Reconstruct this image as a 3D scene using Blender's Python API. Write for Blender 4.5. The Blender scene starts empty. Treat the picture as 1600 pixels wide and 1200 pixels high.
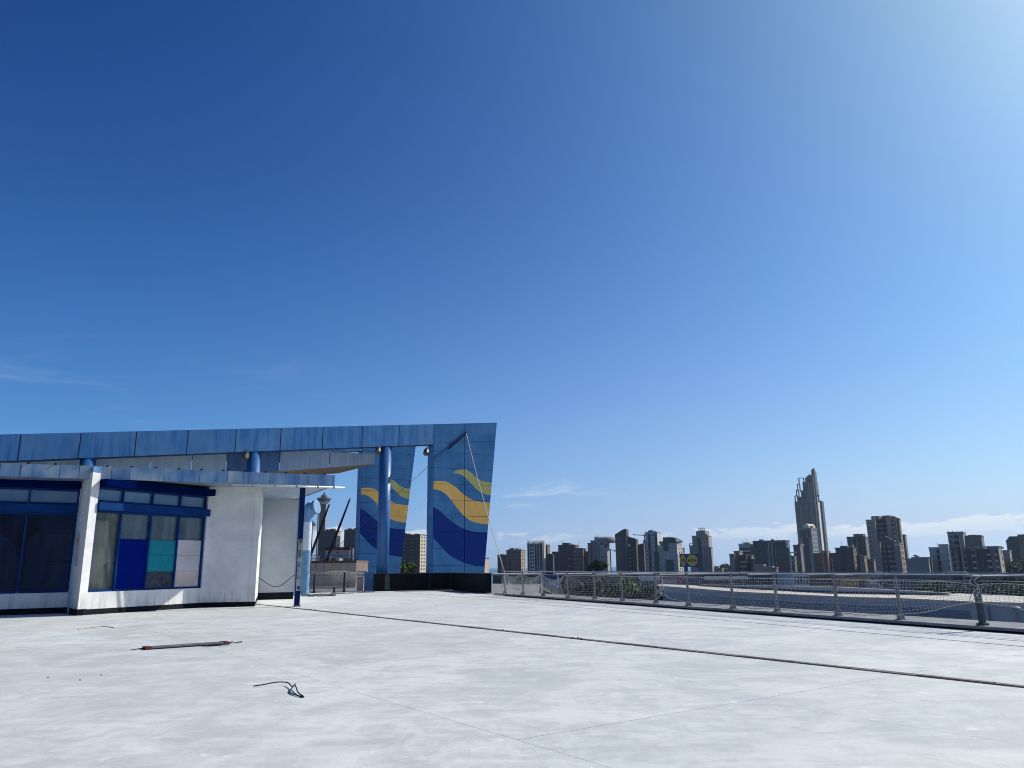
import bpy, bmesh, math, random
import numpy as np
from mathutils import Vector, Matrix

random.seed(7)
rng = np.random.default_rng(11)
scene = bpy.context.scene
col = scene.collection
V = lambda *a: np.array(a, float)

# ------------------------------------------------------------------ camera
F = 1202.0                     # focal length in pixels of a 1600 px wide picture
EYE = 1.55
ROLL = 0.011
PITCH = math.atan((882.8 - 600) / F)
FW = V(0, math.cos(PITCH), math.sin(PITCH))
_up = V(0, -math.sin(PITCH), math.cos(PITCH)); _rt = V(1, 0, 0)
RT = _rt * math.cos(ROLL) - _up * math.sin(ROLL)
UP = _up * math.cos(ROLL) + _rt * math.sin(ROLL)
O = V(0, 0, EYE)
cam_data = bpy.data.cameras.new('camera')
cam = bpy.data.objects.new('camera', cam_data); col.objects.link(cam)
cam_data.sensor_width = 36; cam_data.lens = F / 1600 * 36
cam_data.clip_start = 0.05; cam_data.clip_end = 60000
m = Matrix.Identity(4)
for i in range(3):
    m[i][0] = RT[i]; m[i][1] = UP[i]; m[i][2] = -FW[i]; m[i][3] = O[i]
cam.matrix_world = m
scene.camera = cam

# ------------------------------------------------------------------ light
SUN_AZ, SUN_EL = math.radians(62), math.radians(37)
SUN = V(math.sin(SUN_AZ) * math.cos(SUN_EL), math.cos(SUN_AZ) * math.cos(SUN_EL), math.sin(SUN_EL))
sd = bpy.data.lights.new('sun', 'SUN'); sd.energy = 5.0; sd.angle = math.radians(0.53); sd.color = (1.0, 0.955, 0.88)
so = bpy.data.objects.new('sun', sd); col.objects.link(so)
so.rotation_euler = Vector(SUN).to_track_quat('Z', 'Y').to_euler(); so.location = (0, 0, 60)

world = bpy.data.worlds.new('World'); scene.world = world; world.use_nodes = True
wn = world.node_tree; wn.nodes.clear()
class NT:
    """small helper for building node graphs"""
    def __init__(s, t): s.t = t
    def n(s, kind, **kw):
        nd = s.t.nodes.new(kind)
        for k, v in kw.items(): setattr(nd, k, v)
        return nd
    def put(s, sock, v):
        if isinstance(v, bpy.types.NodeSocket): s.t.links.new(v, sock)
        elif v is not None: sock.default_value = v
    def math(s, op, a, b=None, c=None, clamp=False):
        nd = s.n('ShaderNodeMath', operation=op); nd.use_clamp = clamp
        for i, x in enumerate((a, b, c)):
            if x is not None: s.put(nd.inputs[i], x)
        return nd.outputs[0]
    def mr(s, v, a, b, c=0., d=1., smooth=True):
        nd = s.n('ShaderNodeMapRange', interpolation_type='SMOOTHSTEP' if smooth else 'LINEAR')
        for i, x in enumerate((v, a, b, c, d)): s.put(nd.inputs[i], x)
        return nd.outputs[0]
    def mix(s, f, a, b, mode='MIX'):
        nd = s.n('ShaderNodeMix', data_type='RGBA', blend_type=mode)
        s.put(nd.inputs[0], f)
        s.put(nd.inputs[6], a if not isinstance(a, tuple) else (*a[:3], 1)); s.put(nd.inputs[7], b if not isinstance(b, tuple) else (*b[:3], 1))
        return nd.outputs[2]
    def noise(s, vec, scale, detail=4, rough=.55, dist=0., dims='3D'):
        nd = s.n('ShaderNodeTexNoise', noise_dimensions=dims)
        s.put(nd.inputs['Vector'], vec)
        nd.inputs['Scale'].default_value = scale; nd.inputs['Detail'].default_value = detail
        nd.inputs['Roughness'].default_value = rough; nd.inputs['Distortion'].default_value = dist
        return nd.outputs['Fac']
    def comb(s, x, y, z):
        nd = s.n('ShaderNodeCombineXYZ')
        for i, v in enumerate((x, y, z)): s.put(nd.inputs[i], v)
        return nd.outputs[0]
    def mapping(s, vec, scale=(1, 1, 1), rot=(0, 0, 0), loc=(0, 0, 0)):
        nd = s.n('ShaderNodeMapping'); s.put(nd.inputs[0], vec)
        nd.inputs['Scale'].default_value = scale; nd.inputs['Rotation'].default_value = rot; nd.inputs['Location'].default_value = loc
        return nd.outputs[0]
W = NT(wn)
sky = W.n('ShaderNodeTexSky', sky_type='NISHITA')
sky.sun_disc = False; sky.sun_elevation = SUN_EL; sky.sun_rotation = SUN_AZ
sky.altitude = 60; sky.air_density = 1.0; sky.dust_density = 0.3; sky.ozone_density = 2.6
hs = W.n('ShaderNodeHueSaturation'); hs.inputs['Saturation'].default_value = 1.22; hs.inputs['Value'].default_value = 1.0
wn.links.new(sky.outputs[0], hs.inputs['Color'])
tc = W.n('ShaderNodeTexCoord'); sp = W.n('ShaderNodeSeparateXYZ'); wn.links.new(tc.outputs['Generated'], sp.inputs[0])
az = W.math('ARCTAN2', sp.outputs[0], sp.outputs[1]); el = W.math('ARCSINE', sp.outputs[2])
# low bank of cumulus along the horizon, thicker towards the sun's side
n1 = W.noise(W.comb(W.math('MULTIPLY', az, 30.), W.math('MULTIPLY', el, 80.), 3.2), 1.0, 9, .60, .6)
n2 = W.noise(W.comb(W.math('MULTIPLY', az, 5.1), W.math('MULTIPLY', el, 9.), 7.7), 1.6, 4)
lift = W.math('MULTIPLY_ADD', n2, .030, -.013)
e2 = W.math('SUBTRACT', el, lift)
band = W.math('MULTIPLY', W.mr(e2, .012, .032), W.mr(e2, .054, .037))
amount = W.math('MAXIMUM', W.mr(az, .12, .50, .23, .335), W.mr(az, -.24, -.02, .36, .22))
dens = W.math('ADD', W.math('MULTIPLY', n1, .72), W.math('MULTIPLY', band, amount))
cloud = W.math('MULTIPLY', W.mr(dens, .555, .67), W.math('MULTIPLY', W.mr(amount, .20, .335, .45, .85), W.mr(band, .0, .25)))
veil = W.math('MULTIPLY', W.mr(el, .052, .006), W.mr(az, -.3, .6, .06, .34))
cloud = W.math('MAXIMUM', cloud, veil)
# thin scattered scraps above the bank and faint cirrus on the left
n3 = W.noise(W.comb(W.math('MULTIPLY', az, 7.), W.math('MULTIPLY', el, 24.), 9.1), 1.0, 6, .6, .6)
scrap = W.math('MULTIPLY', W.math('MULTIPLY', W.mr(n3, .57, .76), W.mr(el, .035, .075)), W.mr(el, .13, .08, 0., .42))
n4 = W.noise(W.mapping(W.comb(az, el, 0.), (3.2, 16., 1.), (0, 0, .35)), 1.4, 7, .62, .9)
cirrus = W.math('MULTIPLY', W.math('MULTIPLY', W.mr(n4, .48, .8), W.mr(el, .09, .17)), W.math('MULTIPLY', W.mr(el, .30, .20), W.mr(az, -.1, -.35, .03, .13)))
mask = W.math('MAXIMUM', cloud, W.math('MAXIMUM', scrap, cirrus))
mask = W.math('MULTIPLY', mask, W.mr(el, -.004, .004))
shade = W.mr(e2, .012, .046)
ccol = W.mix(shade, (6.4, 8.1, 10.0), (9.6, 10.2, 10.8))
# the photograph's deeper zenith blue, brighter air round the sun and paler horizon, channel by channel
KS = 0.085
ss = W.n('ShaderNodeSeparateColor'); wn.links.new(hs.outputs[0], ss.inputs[0])
dt = W.n('ShaderNodeVectorMath', operation='DOT_PRODUCT'); wn.links.new(tc.outputs['Generated'], dt.inputs[0]); dt.inputs[1].default_value = tuple(SUN)
gam = W.math('ARCCOSINE', W.math('MINIMUM', dt.outputs['Value'], 1.0))
side = W.mr(W.math('DIVIDE', W.math('ADD', az, .6), 1.3), 0., 1.)
low = W.math('MINIMUM', W.math('EXPONENT', W.math('MULTIPLY', el, -5.0)), 1.0)
cs_ = W.n('ShaderNodeCombineColor')
for i, (p, a, ga, gs, h0, h1) in enumerate(((1.8262, .8196, 2.6, .1846, .169, .5846), (1.6527, 1.6828, 1.9032, .2425, .3439, .5349), (1.336, 1.3594, 1.0222, .3148, .8224, .8767))):
    base = W.math('MULTIPLY', W.math('POWER', W.math('MULTIPLY', ss.outputs[i], KS), p), a)
    glow = W.math('MULTIPLY', W.math('EXPONENT', W.math('MULTIPLY', gam, -1 / gs)), ga)
    hor = W.math('MULTIPLY_ADD', side, h1 - h0, h0)
    v = W.math('ADD', W.math('MULTIPLY', W.math('MINIMUM', W.math('ADD', base, glow), 2.2), W.math('SUBTRACT', 1.0, low)), W.math('MULTIPLY', low, hor))
    wn.links.new(W.math('DIVIDE', v, KS), cs_.inputs[i])
deep = W.mix(W.mr(el, .085, -.005, 0., .85), cs_.outputs[0], W.mix(side, (.30 / KS, .50 / KS, .73 / KS), (.52 / KS, .69 / KS, .85 / KS)))
skycol = W.mix(mask, deep, ccol)
bg = W.n('ShaderNodeBackground'); bg.inputs[1].default_value = 0.085
wn.links.new(skycol, bg.inputs[0])
wo = W.n('ShaderNodeOutputWorld'); wn.links.new(bg.outputs[0], wo.inputs[0])

vs = scene.view_settings
vs.view_transform = 'Standard'; vs.look = 'None'; vs.exposure = 0.0; vs.gamma = 1.0; vs.use_curve_mapping = False
scene.cycles.max_bounces = 6
scene.cycles.use_denoising = True
scene.cycles.filter_width = 1.05

# ------------------------------------------------------------------ geometry of the view (to survey the place from the photograph)
def ray(px, py): return FW + RT * (px - 800) / F - UP * (py - 600) / F
def fl(px, py, z=0.):
    d = ray(px, py); return O + d * ((z - EYE) / d[2])
def pl(px, py, p0, n):
    d = ray(px, py); return O + d * (((p0 - O) @ n) / (d @ n))
def pr(p):
    v = np.asarray(p, float) - O; z = v @ FW
    return (800 + F * (v @ RT) / z, 600 - F * (v @ UP) / z)
def zat(py, x, y):
    lo, hi = -80., 500.
    for _ in range(50):
        mid = (lo + hi) / 2
        if pr((x, y, mid))[1] > py: lo = mid
        else: hi = mid
    return lo
def at(px, py, D):
    """point seen at a pixel whose horizontal distance forward is D"""
    d = ray(px, py); return O + d * (D / d[1])
def unit(v): return v / np.linalg.norm(v)
def lerp(a, b, t): return a + (b - a) * t

# ------------------------------------------------------------------ mesh helpers
class MB:
    def __init__(s): s.v = []; s.f = []; s.uv = None
    def add(s, vs_, fs):
        k = len(s.v); s.v += [tuple(map(float, p)) for p in vs_]; s.f += [tuple(i + k for i in f) for f in fs]; return s
    def quad(s, a, b, c, d): return s.add((a, b, c, d), [(0, 1, 2, 3)])
    def box(s, o, x, y, z):
        o, x, y, z = map(np.asarray, (o, x, y, z))
        p = [o, o + x, o + x + y, o + y]; p += [q + z for q in p]
        if np.cross(x, y) @ z < 0: fs = [(0, 1, 2, 3), (7, 6, 5, 4), (4, 5, 1, 0), (5, 6, 2, 1), (6, 7, 3, 2), (7, 4, 0, 3)]
        else: fs = [(3, 2, 1, 0), (4, 5, 6, 7), (0, 1, 5, 4), (1, 2, 6, 5), (2, 3, 7, 6), (3, 0, 4, 7)]
        return s.add(p, fs)
    def abox(s, c, dx, dy, dz): # axis aligned, centre of base
        return s.box((c[0] - dx / 2, c[1] - dy / 2, c[2]), (dx, 0, 0), (0, dy, 0), (0, 0, dz))
    def prism(s, pts, vec):
        pts = [np.asarray(p, float) for p in pts]; n = len(pts); vec = np.asarray(vec, float)
        nrm = sum((np.cross(pts[i] - pts[0], pts[i + 1] - pts[0]) for i in range(1, n - 1)), V(0, 0, 0))
        if nrm @ vec > 0: pts = pts[::-1]
        q = pts + [p + vec for p in pts]
        return s.add(q, [tuple(range(n)), tuple(range(2 * n - 1, n - 1, -1))] + [((i + 1) % n, i, i + n, (i + 1) % n + n) for i in range(n)])
    def tube(s, pts, r, n=8, caps=True):
        pts = [np.asarray(p, float) for p in pts]; k = len(pts)
        rs = r if hasattr(r, '__len__') else [r] * k
        ref = None; vs_ = []
        for i in range(k):
            t = unit(pts[min(i + 1, k - 1)] - pts[max(i - 1, 0)])
            if ref is None: ref = V(0, 0, 1) if abs(t[2]) < .9 else V(1, 0, 0)
            x = unit(np.cross(ref, t)); y = np.cross(t, x); ref = y
            for j in range(n):
                a = 2 * math.pi * j / n; vs_.append(pts[i] + (x * math.cos(a) + y * math.sin(a)) * rs[i])
        fs = [(i * n + j, i * n + (j + 1) % n, (i + 1) * n + (j + 1) % n, (i + 1) * n + j) for i in range(k - 1) for j in range(n)]
        if caps: fs += [tuple(range(n - 1, -1, -1)), tuple((k - 1) * n + j for j in range(n))]
        return s.add(vs_, fs)
    def lathe(s, c, prof, n=16):
        vs_ = []; k = len(prof)
        for r, z in prof:
            for j in range(n):
                a = 2 * math.pi * j / n; vs_.append((c[0] + r * math.cos(a), c[1] + r * math.sin(a), c[2] + z))
        fs = [(i * n + j, i * n + (j + 1) % n, (i + 1) * n + (j + 1) % n, (i + 1) * n + j) for i in range(k - 1) for j in range(n)]
        fs += [tuple(range(n - 1, -1, -1)), tuple((k - 1) * n + j for j in range(n))]
        return s.add(vs_, fs)
    def mesh(s, name, mat, off=(0, 0, 0), smooth=False):
        me = bpy.data.meshes.new(name)
        off = np.asarray(off, float)
        vv = np.array(s.v, float).reshape(-1, 3) - off
        me.from_pydata(vv.tolist(), [], s.f)
        if s.uv is not None:
            u = me.uv_layers.new(name='UVMap'); li = 0
            for p in me.polygons:
                for l in p.loop_indices: u.data[l].uv = s.uv(vv[me.loops[l].vertex_index] + off)
        if mat: me.materials.append(mat)
        if smooth:
            for p in me.polygons: p.use_smooth = True
        me.update(); return me

def origin(o):
    p = V(0, 0, 0)
    while o is not None: p = p + V(*o.location); o = o.parent
    return p
def tag(o, label=None, cat=None, group=None, kind=None):
    if label: o['label'] = label
    if cat: o['category'] = cat
    if group: o['group'] = group
    if kind: o['kind'] = kind
    return o
def build(name, mb, mat, parent=None, base=None, smooth=False, **kw):
    off = origin(parent) if parent else (V(0, 0, 0) if base is None else np.asarray(base, float))
    o = bpy.data.objects.new(name, mb.mesh(name, mat, off, smooth)); col.objects.link(o)
    if parent: o.parent = parent
    else: o.location = off
    return tag(o, **kw)
def thing(name, loc, label, cat, group=None):
    o = bpy.data.objects.new(name, None); col.objects.link(o); o.location = tuple(map(float, loc)); o.empty_display_size = .3
    return tag(o, label, cat, group)
def copy_tree(o, parent=None):
    c = o.copy(); col.objects.link(c)
    if parent: c.parent = parent
    for ch in list(o.children): copy_tree(ch, c)
    return c

# ------------------------------------------------------------------ materials
def srgb(r, g, b):
    f = lambda c: c / 12.92 if c <= .04045 else ((c + .055) / 1.055) ** 2.4
    return tuple(f(x / 255) for x in (r, g, b))
def newmat(name):
    mt = bpy.data.materials.new(name); mt.use_nodes = True
    t = mt.node_tree; b = t.nodes['Principled BSDF']; return mt, NT(t), b
def wpos(N): return N.n('ShaderNodeNewGeometry').outputs['Position']
MATS = {}
def plain(name, c, rough=.6, var=.25, scale=2., metal=0., spec=.5, bump=0., stretch=None, per=.0):
    if name in MATS: return MATS[name]
    mt, N, b = newmat(name)
    p = wpos(N)
    if stretch: p = N.mapping(p, stretch)
    n = N.noise(p, scale, 6, .6, .2)
    dark = tuple(x * (1 - var) for x in c); light = tuple(min(1, x * (1 + var)) for x in c)
    cc = N.mix(N.mr(n, .25, .75), dark, light)
    if per:
        oi = N.n('ShaderNodeObjectInfo').outputs['Random']
        cc = N.mix(N.math('MULTIPLY', oi, per), cc, tuple(x * .55 for x in c))
    N.put(b.inputs['Base Color'], cc)
    b.inputs['Roughness'].default_value = rough; b.inputs['Metallic'].default_value = metal
    b.inputs['Specular IOR Level'].default_value = spec
    if bump:
        bn = N.n('ShaderNodeBump'); bn.inputs['Strength'].default_value = bump; bn.inputs['Distance'].default_value = .02
        N.put(bn.inputs['Height'], N.noise(p, scale * 6, 4)); N.put(b.inputs['Normal'], bn.outputs[0])
    MATS[name] = mt; return mt

def deck_material():
    mt, N, b = newmat('painted_concrete')
    p = wpos(N)
    big = N.noise(p, .16, 5, .55, .8)
    mid = N.noise(p, .48, 9, .60, 1.4)
    mid2 = N.noise(N.mapping(p, (1, 1, 1), (0, 0, .6), (31, 7, 0)), 1.5, 9, .64, 1.6)
    smear = N.noise(N.mapping(p, (.8, 1.5, 1), (0, 0, -.6)), .9, 9, .62, 1.8)
    fine = N.noise(p, 26., 4, .6)
    stroke = N.noise(N.mapping(p, (.7, 5.5, 1), (0, 0, .5)), 1.6, 8, .66, .7); stroke2 = N.noise(N.mapping(p, (5., .8, 1), (0, 0, .15), (8, 3, 0)), 1.6, 8, .66, .7)
    patch = N.noise(p, 4.6, 7, .66, 1.0)
    f = N.math('ADD', N.math('MULTIPLY', mid, .22), N.math('MULTIPLY', smear, .24))
    f = N.math('ADD', f, N.math('MULTIPLY', mid2, .22))
    f = N.math('ADD', f, N.math('MULTIPLY', patch, .12))
    f = N.math('ADD', f, N.math('MULTIPLY', N.math('ADD', stroke, stroke2), .10))
    f = N.mr(f, .43, .57)
    c = N.mix(f, (.505, .522, .50), (.72, .738, .71))
    c = N.mix(N.mr(big, .35, .68), N.mix(.45, c, (.54, .55, .505)), c)
    # bright scraped patches and dull damp stains
    scr = N.mr(N.noise(N.mapping(p, (1, 1, 1), (0, 0, 0), (5, 50, 0)), 1.7, 9, .7, 2.2), .60, .68)
    c = N.mix(N.math('MULTIPLY', scr, .75), c, (.79, .80, .77))
    st = N.mr(N.noise(N.mapping(p, (1, 1, 1), (0, 0, 0), (90, 12, 0)), .75, 8, .66, 2.0), .57, .70)
    c = N.mix(N.math('MULTIPLY', st, .40), c, (.43, .447, .435))
    spots = N.mr(N.noise(p, 9., 2, .5), .74, .80)
    c = N.mix(N.math('MULTIPLY', spots, .35), c, (.28, .28, .27))
    c = N.mix(.10, c, N.mix(fine, (.2, .2, .2), (.9, .9, .9)))
    oi = N.n('ShaderNodeObjectInfo').outputs['Random']
    c = N.mix(N.math('MULTIPLY', oi, .10), c, (.36, .38, .40))
    N.put(b.inputs['Base Color'], c)
    N.put(b.inputs['Roughness'], N.mr(mid, .3, .7, .52, .72)); b.inputs['Specular IOR Level'].default_value = .45
    bn = N.n('ShaderNodeBump'); bn.inputs['Strength'].default_value = .4; bn.inputs['Distance'].default_value = .012
    N.put(bn.inputs['Height'], N.math('ADD', mid2, N.math('MULTIPLY', fine, .3))); N.put(b.inputs['Normal'], bn.outputs[0])
    return mt
def white_wall_material():
    mt, N, b = newmat('white_render')
    p = wpos(N); sp_ = N.n('ShaderNodeSeparateXYZ'); N.put(sp_.inputs[0], p)
    n = N.noise(p, 1.3, 7, .6, .5); c = N.mix(N.mr(n, .3, .7), (.60, .60, .59), (.74, .735, .72))
    drip = N.noise(N.mapping(p, (5, 5, .5)), 1.2, 6, .65)
    low = N.mr(sp_.outputs[2], 1.0, .25, 0., 1.)
    c = N.mix(N.math('MULTIPLY', N.math('MULTIPLY', N.mr(drip, .45, .68), low), .55), c, (.36, .30, .23))
    blot = N.mr(N.noise(p, 2.6, 6, .7, 1.), .60, .74)
    c = N.mix(N.math('MULTIPLY', blot, .34), c, (.38, .38, .36))
    N.put(b.inputs['Base Color'], c); b.inputs['Roughness'].default_value = .85
    return mt
def streaky(name, a, bcol, ccol, amt=.5, seed=0., rough=.45):
    """weathered coated metal: vertical run marks and patchy fading, differing from panel to panel"""
    mt, N, b = newmat(name)
    p = wpos(N); oi = N.n('ShaderNodeObjectInfo').outputs['Random']
    off = N.comb(N.math('MULTIPLY', oi, 40.), 0., seed)
    pp = N.n('ShaderNodeVectorMath', operation='ADD'); N.put(pp.inputs[0], p); N.put(pp.inputs[1], off)
    s1 = N.noise(N.mapping(pp.outputs[0], (2.6, 2.6, .22)), 1.2, 6, .6, .3)
    s2 = N.noise(N.mapping(pp.outputs[0], (.5, .5, .3)), 1.1, 4, .5, .5)
    c = N.mix(N.mr(s1, .34, .66), a, bcol)
    c = N.mix(N.math('MULTIPLY', N.mr(s2, .45, .68), amt), c, ccol)
    c = N.mix(N.math('MULTIPLY', oi, .25), c, a)
    N.put(b.inputs['Base Color'], c); N.put(b.inputs['Roughness'], N.mr(s2, .3, .7, rough - .12, rough + .12))
    bn = N.n('ShaderNodeBump'); bn.inputs['Strength'].default_value = .18; bn.inputs['Distance'].default_value = .15
    N.put(bn.inputs['Height'], N.noise(pp.outputs[0], .9, 2)); N.put(b.inputs['Normal'], bn.outputs[0])
    return mt
def glass(name, c, rough=.06, dirt=.2, dc=(.25, .27, .26), spec=.4, see=0., tint=(.5, .6, .7)):  # dirt mixes in dc; on the blue panes it stands in for reflections
    mt, N, b = newmat(name); p = wpos(N)
    n = N.noise(p, .8, 5, .6, .6); v = N.noise(N.mapping(p, (3, 3, .3)), 1.0, 5, .6)
    cc = N.mix(N.math('MULTIPLY', N.mr(n, .35, .7), dirt), c, dc)
    cc = N.mix(N.math('MULTIPLY', N.mr(v, .5, .75), dirt * .6), cc, dc)
    N.put(b.inputs['Base Color'], cc); b.inputs['Roughness'].default_value = rough; b.inputs['Specular IOR Level'].default_value = spec
    if see:
        tr = N.n('ShaderNodeBsdfTransparent'); tr.inputs[0].default_value = (*tint, 1); mx = N.n('ShaderNodeMixShader')
        N.put(mx.inputs[0], N.math('MULTIPLY_ADD', N.mr(v, .4, .7), -.25, see)); N.t.links.new(b.outputs[0], mx.inputs[1]); N.t.links.new(tr.outputs[0], mx.inputs[2])
        N.t.links.new(mx.outputs[0], N.t.nodes['Material Output'].inputs[0])
    return mt
def leafmat(name, dark, light):
    mt, N, b = newmat(name); p = wpos(N)
    oi = N.n('ShaderNodeObjectInfo').outputs['Random']
    n = N.noise(p, 1.6, 3, .6); r = N.n('ShaderNodeTexWhiteNoise', noise_dimensions='3D')
    N.put(r.inputs[0], N.mapping(p, (3, 3, 3)))
    c = N.mix(N.math('ADD', N.math('MULTIPLY', N.mr(n, .3, .7), .65), N.math('MULTIPLY', r.outputs[0], .35)), dark, light)
    N.put(b.inputs['Base Color'], c); b.inputs['Roughness'].default_value = .7; b.inputs['Specular IOR Level'].default_value = .12
    return mt
M_deck = deck_material()
M_white = white_wall_material()
M_fascia = streaky('weathered_blue_fascia', (.035, .14, .33), (.17, .29, .43), (.36, .42, .44), .85, 1.)
M_beam = streaky('blue_cladding', (.022, .14, .36), (.060, .23, .48), (.11, .26, .44), .5, 5.)
M_core = plain('dark_joint', (.010, .013, .022), .8)
M_navy = plain('navy_shutter', (.0004, .006, .055), .8, .2, spec=.0)
M_blueframe = plain('blue_window_frame', (.003, .036, .16), .6, .2, spec=.06)
M_black = plain('black_plinth', (.006, .007, .010), .75, .4, 5., spec=.15)
M_kerb = plain('kerb_concrete', (.20, .21, .215), .9, .32, 2.2, bump=.4)
M_galv = plain('galvanised_steel', (.46, .47, .48), .30, .2, 6., metal=1.)
M_galv_dark = plain('weathered_steel', (.19, .195, .205), .6, .35, 6., metal=.3)
M_rope = plain('pale_rope', (.52, .50, .44), .9, .2, 20.)
M_net = plain('net_cord', (.50, .50, .48), .9, .2, 9.)
M_post = plain('dark_green_post', (.022, .042, .055), .55, .5, 6.)
M_pipe = plain('pale_blue_vent', (.14, .28, .46), .55, .2, 3., stretch=(2, 2, .6))
M_pipew = plain('whitish_vent_paint', (.62, .68, .74), .55, .12, 4.)
M_colblue = plain('column_blue', (.025, .125, .33), .42, .12, 1.5)
M_soffit = plain('timber_soffit', (.22, .16, .11), .7, .5, 1.2, stretch=(.4, 5, 1))
M_alum = plain('pale_aluminium', (.55, .56, .56), .4, .12, 4., metal=.3)
# ------------------------------------------------------------------ roof deck
AZ = math.radians(54.5)
A = V(math.sin(AZ), math.cos(AZ), 0); B = V(-math.cos(AZ), math.sin(AZ), 0)
AN = V(A[1], -A[0], 0)                     # normal of the A walls, towards the camera
k0 = fl(1600, 991); k1 = fl(760, 929)
K = unit(k1 - k0); KN = V(-K[1], K[0], 0); KN = KN if KN[0] > 0 else -KN
Z = V(0, 0, 1)
def clip(poly, n, c):                       # keep n.p <= c
    out = []
    for i in range(len(poly)):
        p, q = poly[i], poly[(i + 1) % len(poly)]; dp, dq = n @ p - c, n @ q - c
        if dp <= 0: out.append(p)
        if dp * dq < 0: out.append(p + (q - p) * (dp / (dp - dq)))
    return out
def area(poly): return abs(sum(poly[i][0] * poly[(i + 1) % len(poly)][1] - poly[(i + 1) % len(poly)][0] * poly[i][1] for i in range(len(poly)))) / 2
KERB_C = KN @ k0; GUT_C = KERB_C - 2.42
deck_poly = [k0 - K * 26 + KN * 1.6, k1 + K * 2.5 + KN * 1.6, V(2.5, 66, 0), V(-18, 84, 0), V(-40, 62, 0), V(-40, -16, 0)]
build('roof_deck', MB().prism([p + Z * -.03 for p in deck_poly], (0, 0, -7.4)), plain('deck_base', (.20, .20, .205), .9), kind='structure')
deck = bpy.data.objects['roof_deck']
JA, SA, SB = 11.13, 3.3, 6.6                # main joint and slab sizes along the two axes
def slab(poly, h=.03):
    if len(poly) < 3 or area(poly) < .15: return
    c = sum(poly) / len(poly)
    poly = [p + unit(c - p) * .005 for p in poly]
    build('concrete_slab', MB().prism([p + Z * -.03 for p in poly], (0, 0, h)), M_deck, deck)
far_n, far_c = unit(V(.10, 1, 0)), 0
far_c = far_n @ fl(585, 924) + 1.2
near_c = 9.
for i in range(-13, 13):
    a1 = JA - .13 + i * SA if i <= 0 else None
    if i <= -3: continue
    if i <= 0: lo, hi = JA - .13 + (i - 1) * SA, JA - .13 + i * SA
    else: lo, hi = JA + .13 + (i - 1) * SA * 2, JA + .13 + i * SA * 2
    if i == -2: lo = -40.
    for j in range(-4, 9):
        b0, b1 = 6.15 + j * SB, 6.15 + (j + 1) * SB
        q = [A * lo + B * b0, A * hi + B * b0, A * hi + B * b1, A * lo + B * b1]
        q = clip(q, KN, GUT_C - .04)
        if q: q = clip(q, far_n, far_c)
        if q: q = clip(q, V(0, -1, 0), near_c)
        if q: q = clip(q, V(-1, 0, 0), 36)
        if q: slab(q)
s = -20.
while s < 34:                               # strip of edge slabs between the drain line and the kerb
    e = s + 3.55
    q = [k0 + K * s - KN * 2.38, k0 + K * e - KN * 2.38, k0 + K * e, k0 + K * s]
    q = clip(q, far_n, far_c)
    if q: slab(q)
    s = e
# expansion joint: two dark gaps with a raised metal cover strip between them
jm, jl = MB(), MB()
for t0 in range(-12, 42):
    c = A * JA + B * (t0 * 1.0)
    if KN @ (c + B) > GUT_C or far_n @ c > far_c: continue
    jm.box(c - A * .055 + Z * -.02, A * .11, B * .985, Z * (.026 + .004 * (t0 % 3)))
for t0 in range(-12, 42, 3):
    c = A * JA + B * (t0 + .5 + random.random())
    if KN @ c > GUT_C or far_n @ c > far_c: continue
    for k in range(random.randint(0, 3)): jl.abox(c + B * (random.random() * .5) + A * random.uniform(-.12, .12), .03, .05, .03)
build('joint_cover', jm, plain('rusty_strip', (.13, .11, .10), .75, .5, 8.), deck)
build('joint_debris', jl, M_core, deck, kind='stuff')
gm = MB(); gm.box(k0 + K * -20 - KN * 2.46 + Z * -.03, K * 54, KN * .085, Z * .012)
build('drain_line', gm, plain('drain_dark', (.012, .016, .035), .6), deck)
# kerb slabs over a riser whose shade is painted in black
kerb = thing('kerb', k0, 'weathered grey concrete kerb of square slabs along the right deck edge', 'kerb')
i = 0; s = -18.6
while s < 26.5:
    L = 2.21; dz = random.uniform(-.006, .006); dn = random.uniform(-.012, .012)
    build('kerb_slab', MB().box(k0 + K * s + KN * (dn - .03) + Z * (.045 + dz), K * (L - .018), KN * 1.62, Z * .065), M_kerb, kerb)
    s += L
build('riser', MB().box(k0 + K * -18.6 + KN * .012 + Z * -.02, K * 45.2, KN * .25, Z * .063), M_black, kerb)

# ------------------------------------------------------------------ railing
KP = KERB_C + .22
SP = [-14.4, -12.2, -10., -7.8, -5.6, -3.4, -1.15, 1.04, 3.17, 5.14, 7.42, 9.37, 11.66, 13.58, 15.84, 17.95, 20.27, 22.65, 24.84, 27.0]
def on_rail(s_, z=0., d=0.): return k0 + K * s_ + KN * (.22 + d) + Z * z
rail = thing('railing', on_rail(1.04), 'long galvanised steel handrail on leaning flat bar posts above the concrete kerb', 'railing')
def post_mesh():
    p = MB()
    for sd_ in (-1, 1): p.box(V(-.028 + .02, sd_ * .03 - .005, .06), V(.056, 0, 0), V(0, .01, 0), V(-.05, 0, 1.13))
    return p.mesh('post', M_galv_dark)
def shoe_mesh():
    p = MB(); p.box(V(-.075, -.055, 0), V(.15, 0, 0), V(0, .11, 0), V(0, 0, .13)); p.box(V(-.11, -.09, 0), V(.22, 0, 0), V(0, .18, 0), V(0, 0, .015))
    return p.mesh('shoe', M_galv_dark)
pmesh, smesh = post_mesh(), shoe_mesh()
rot = math.atan2(KN[1], KN[0])
def local(name, me, parent, p, rz):
    o = bpy.data.objects.new(name, me); col.objects.link(o); o.parent = parent; o.location = tuple(p - origin(parent)); o.rotation_euler = (0, 0, rz); return o
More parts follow.
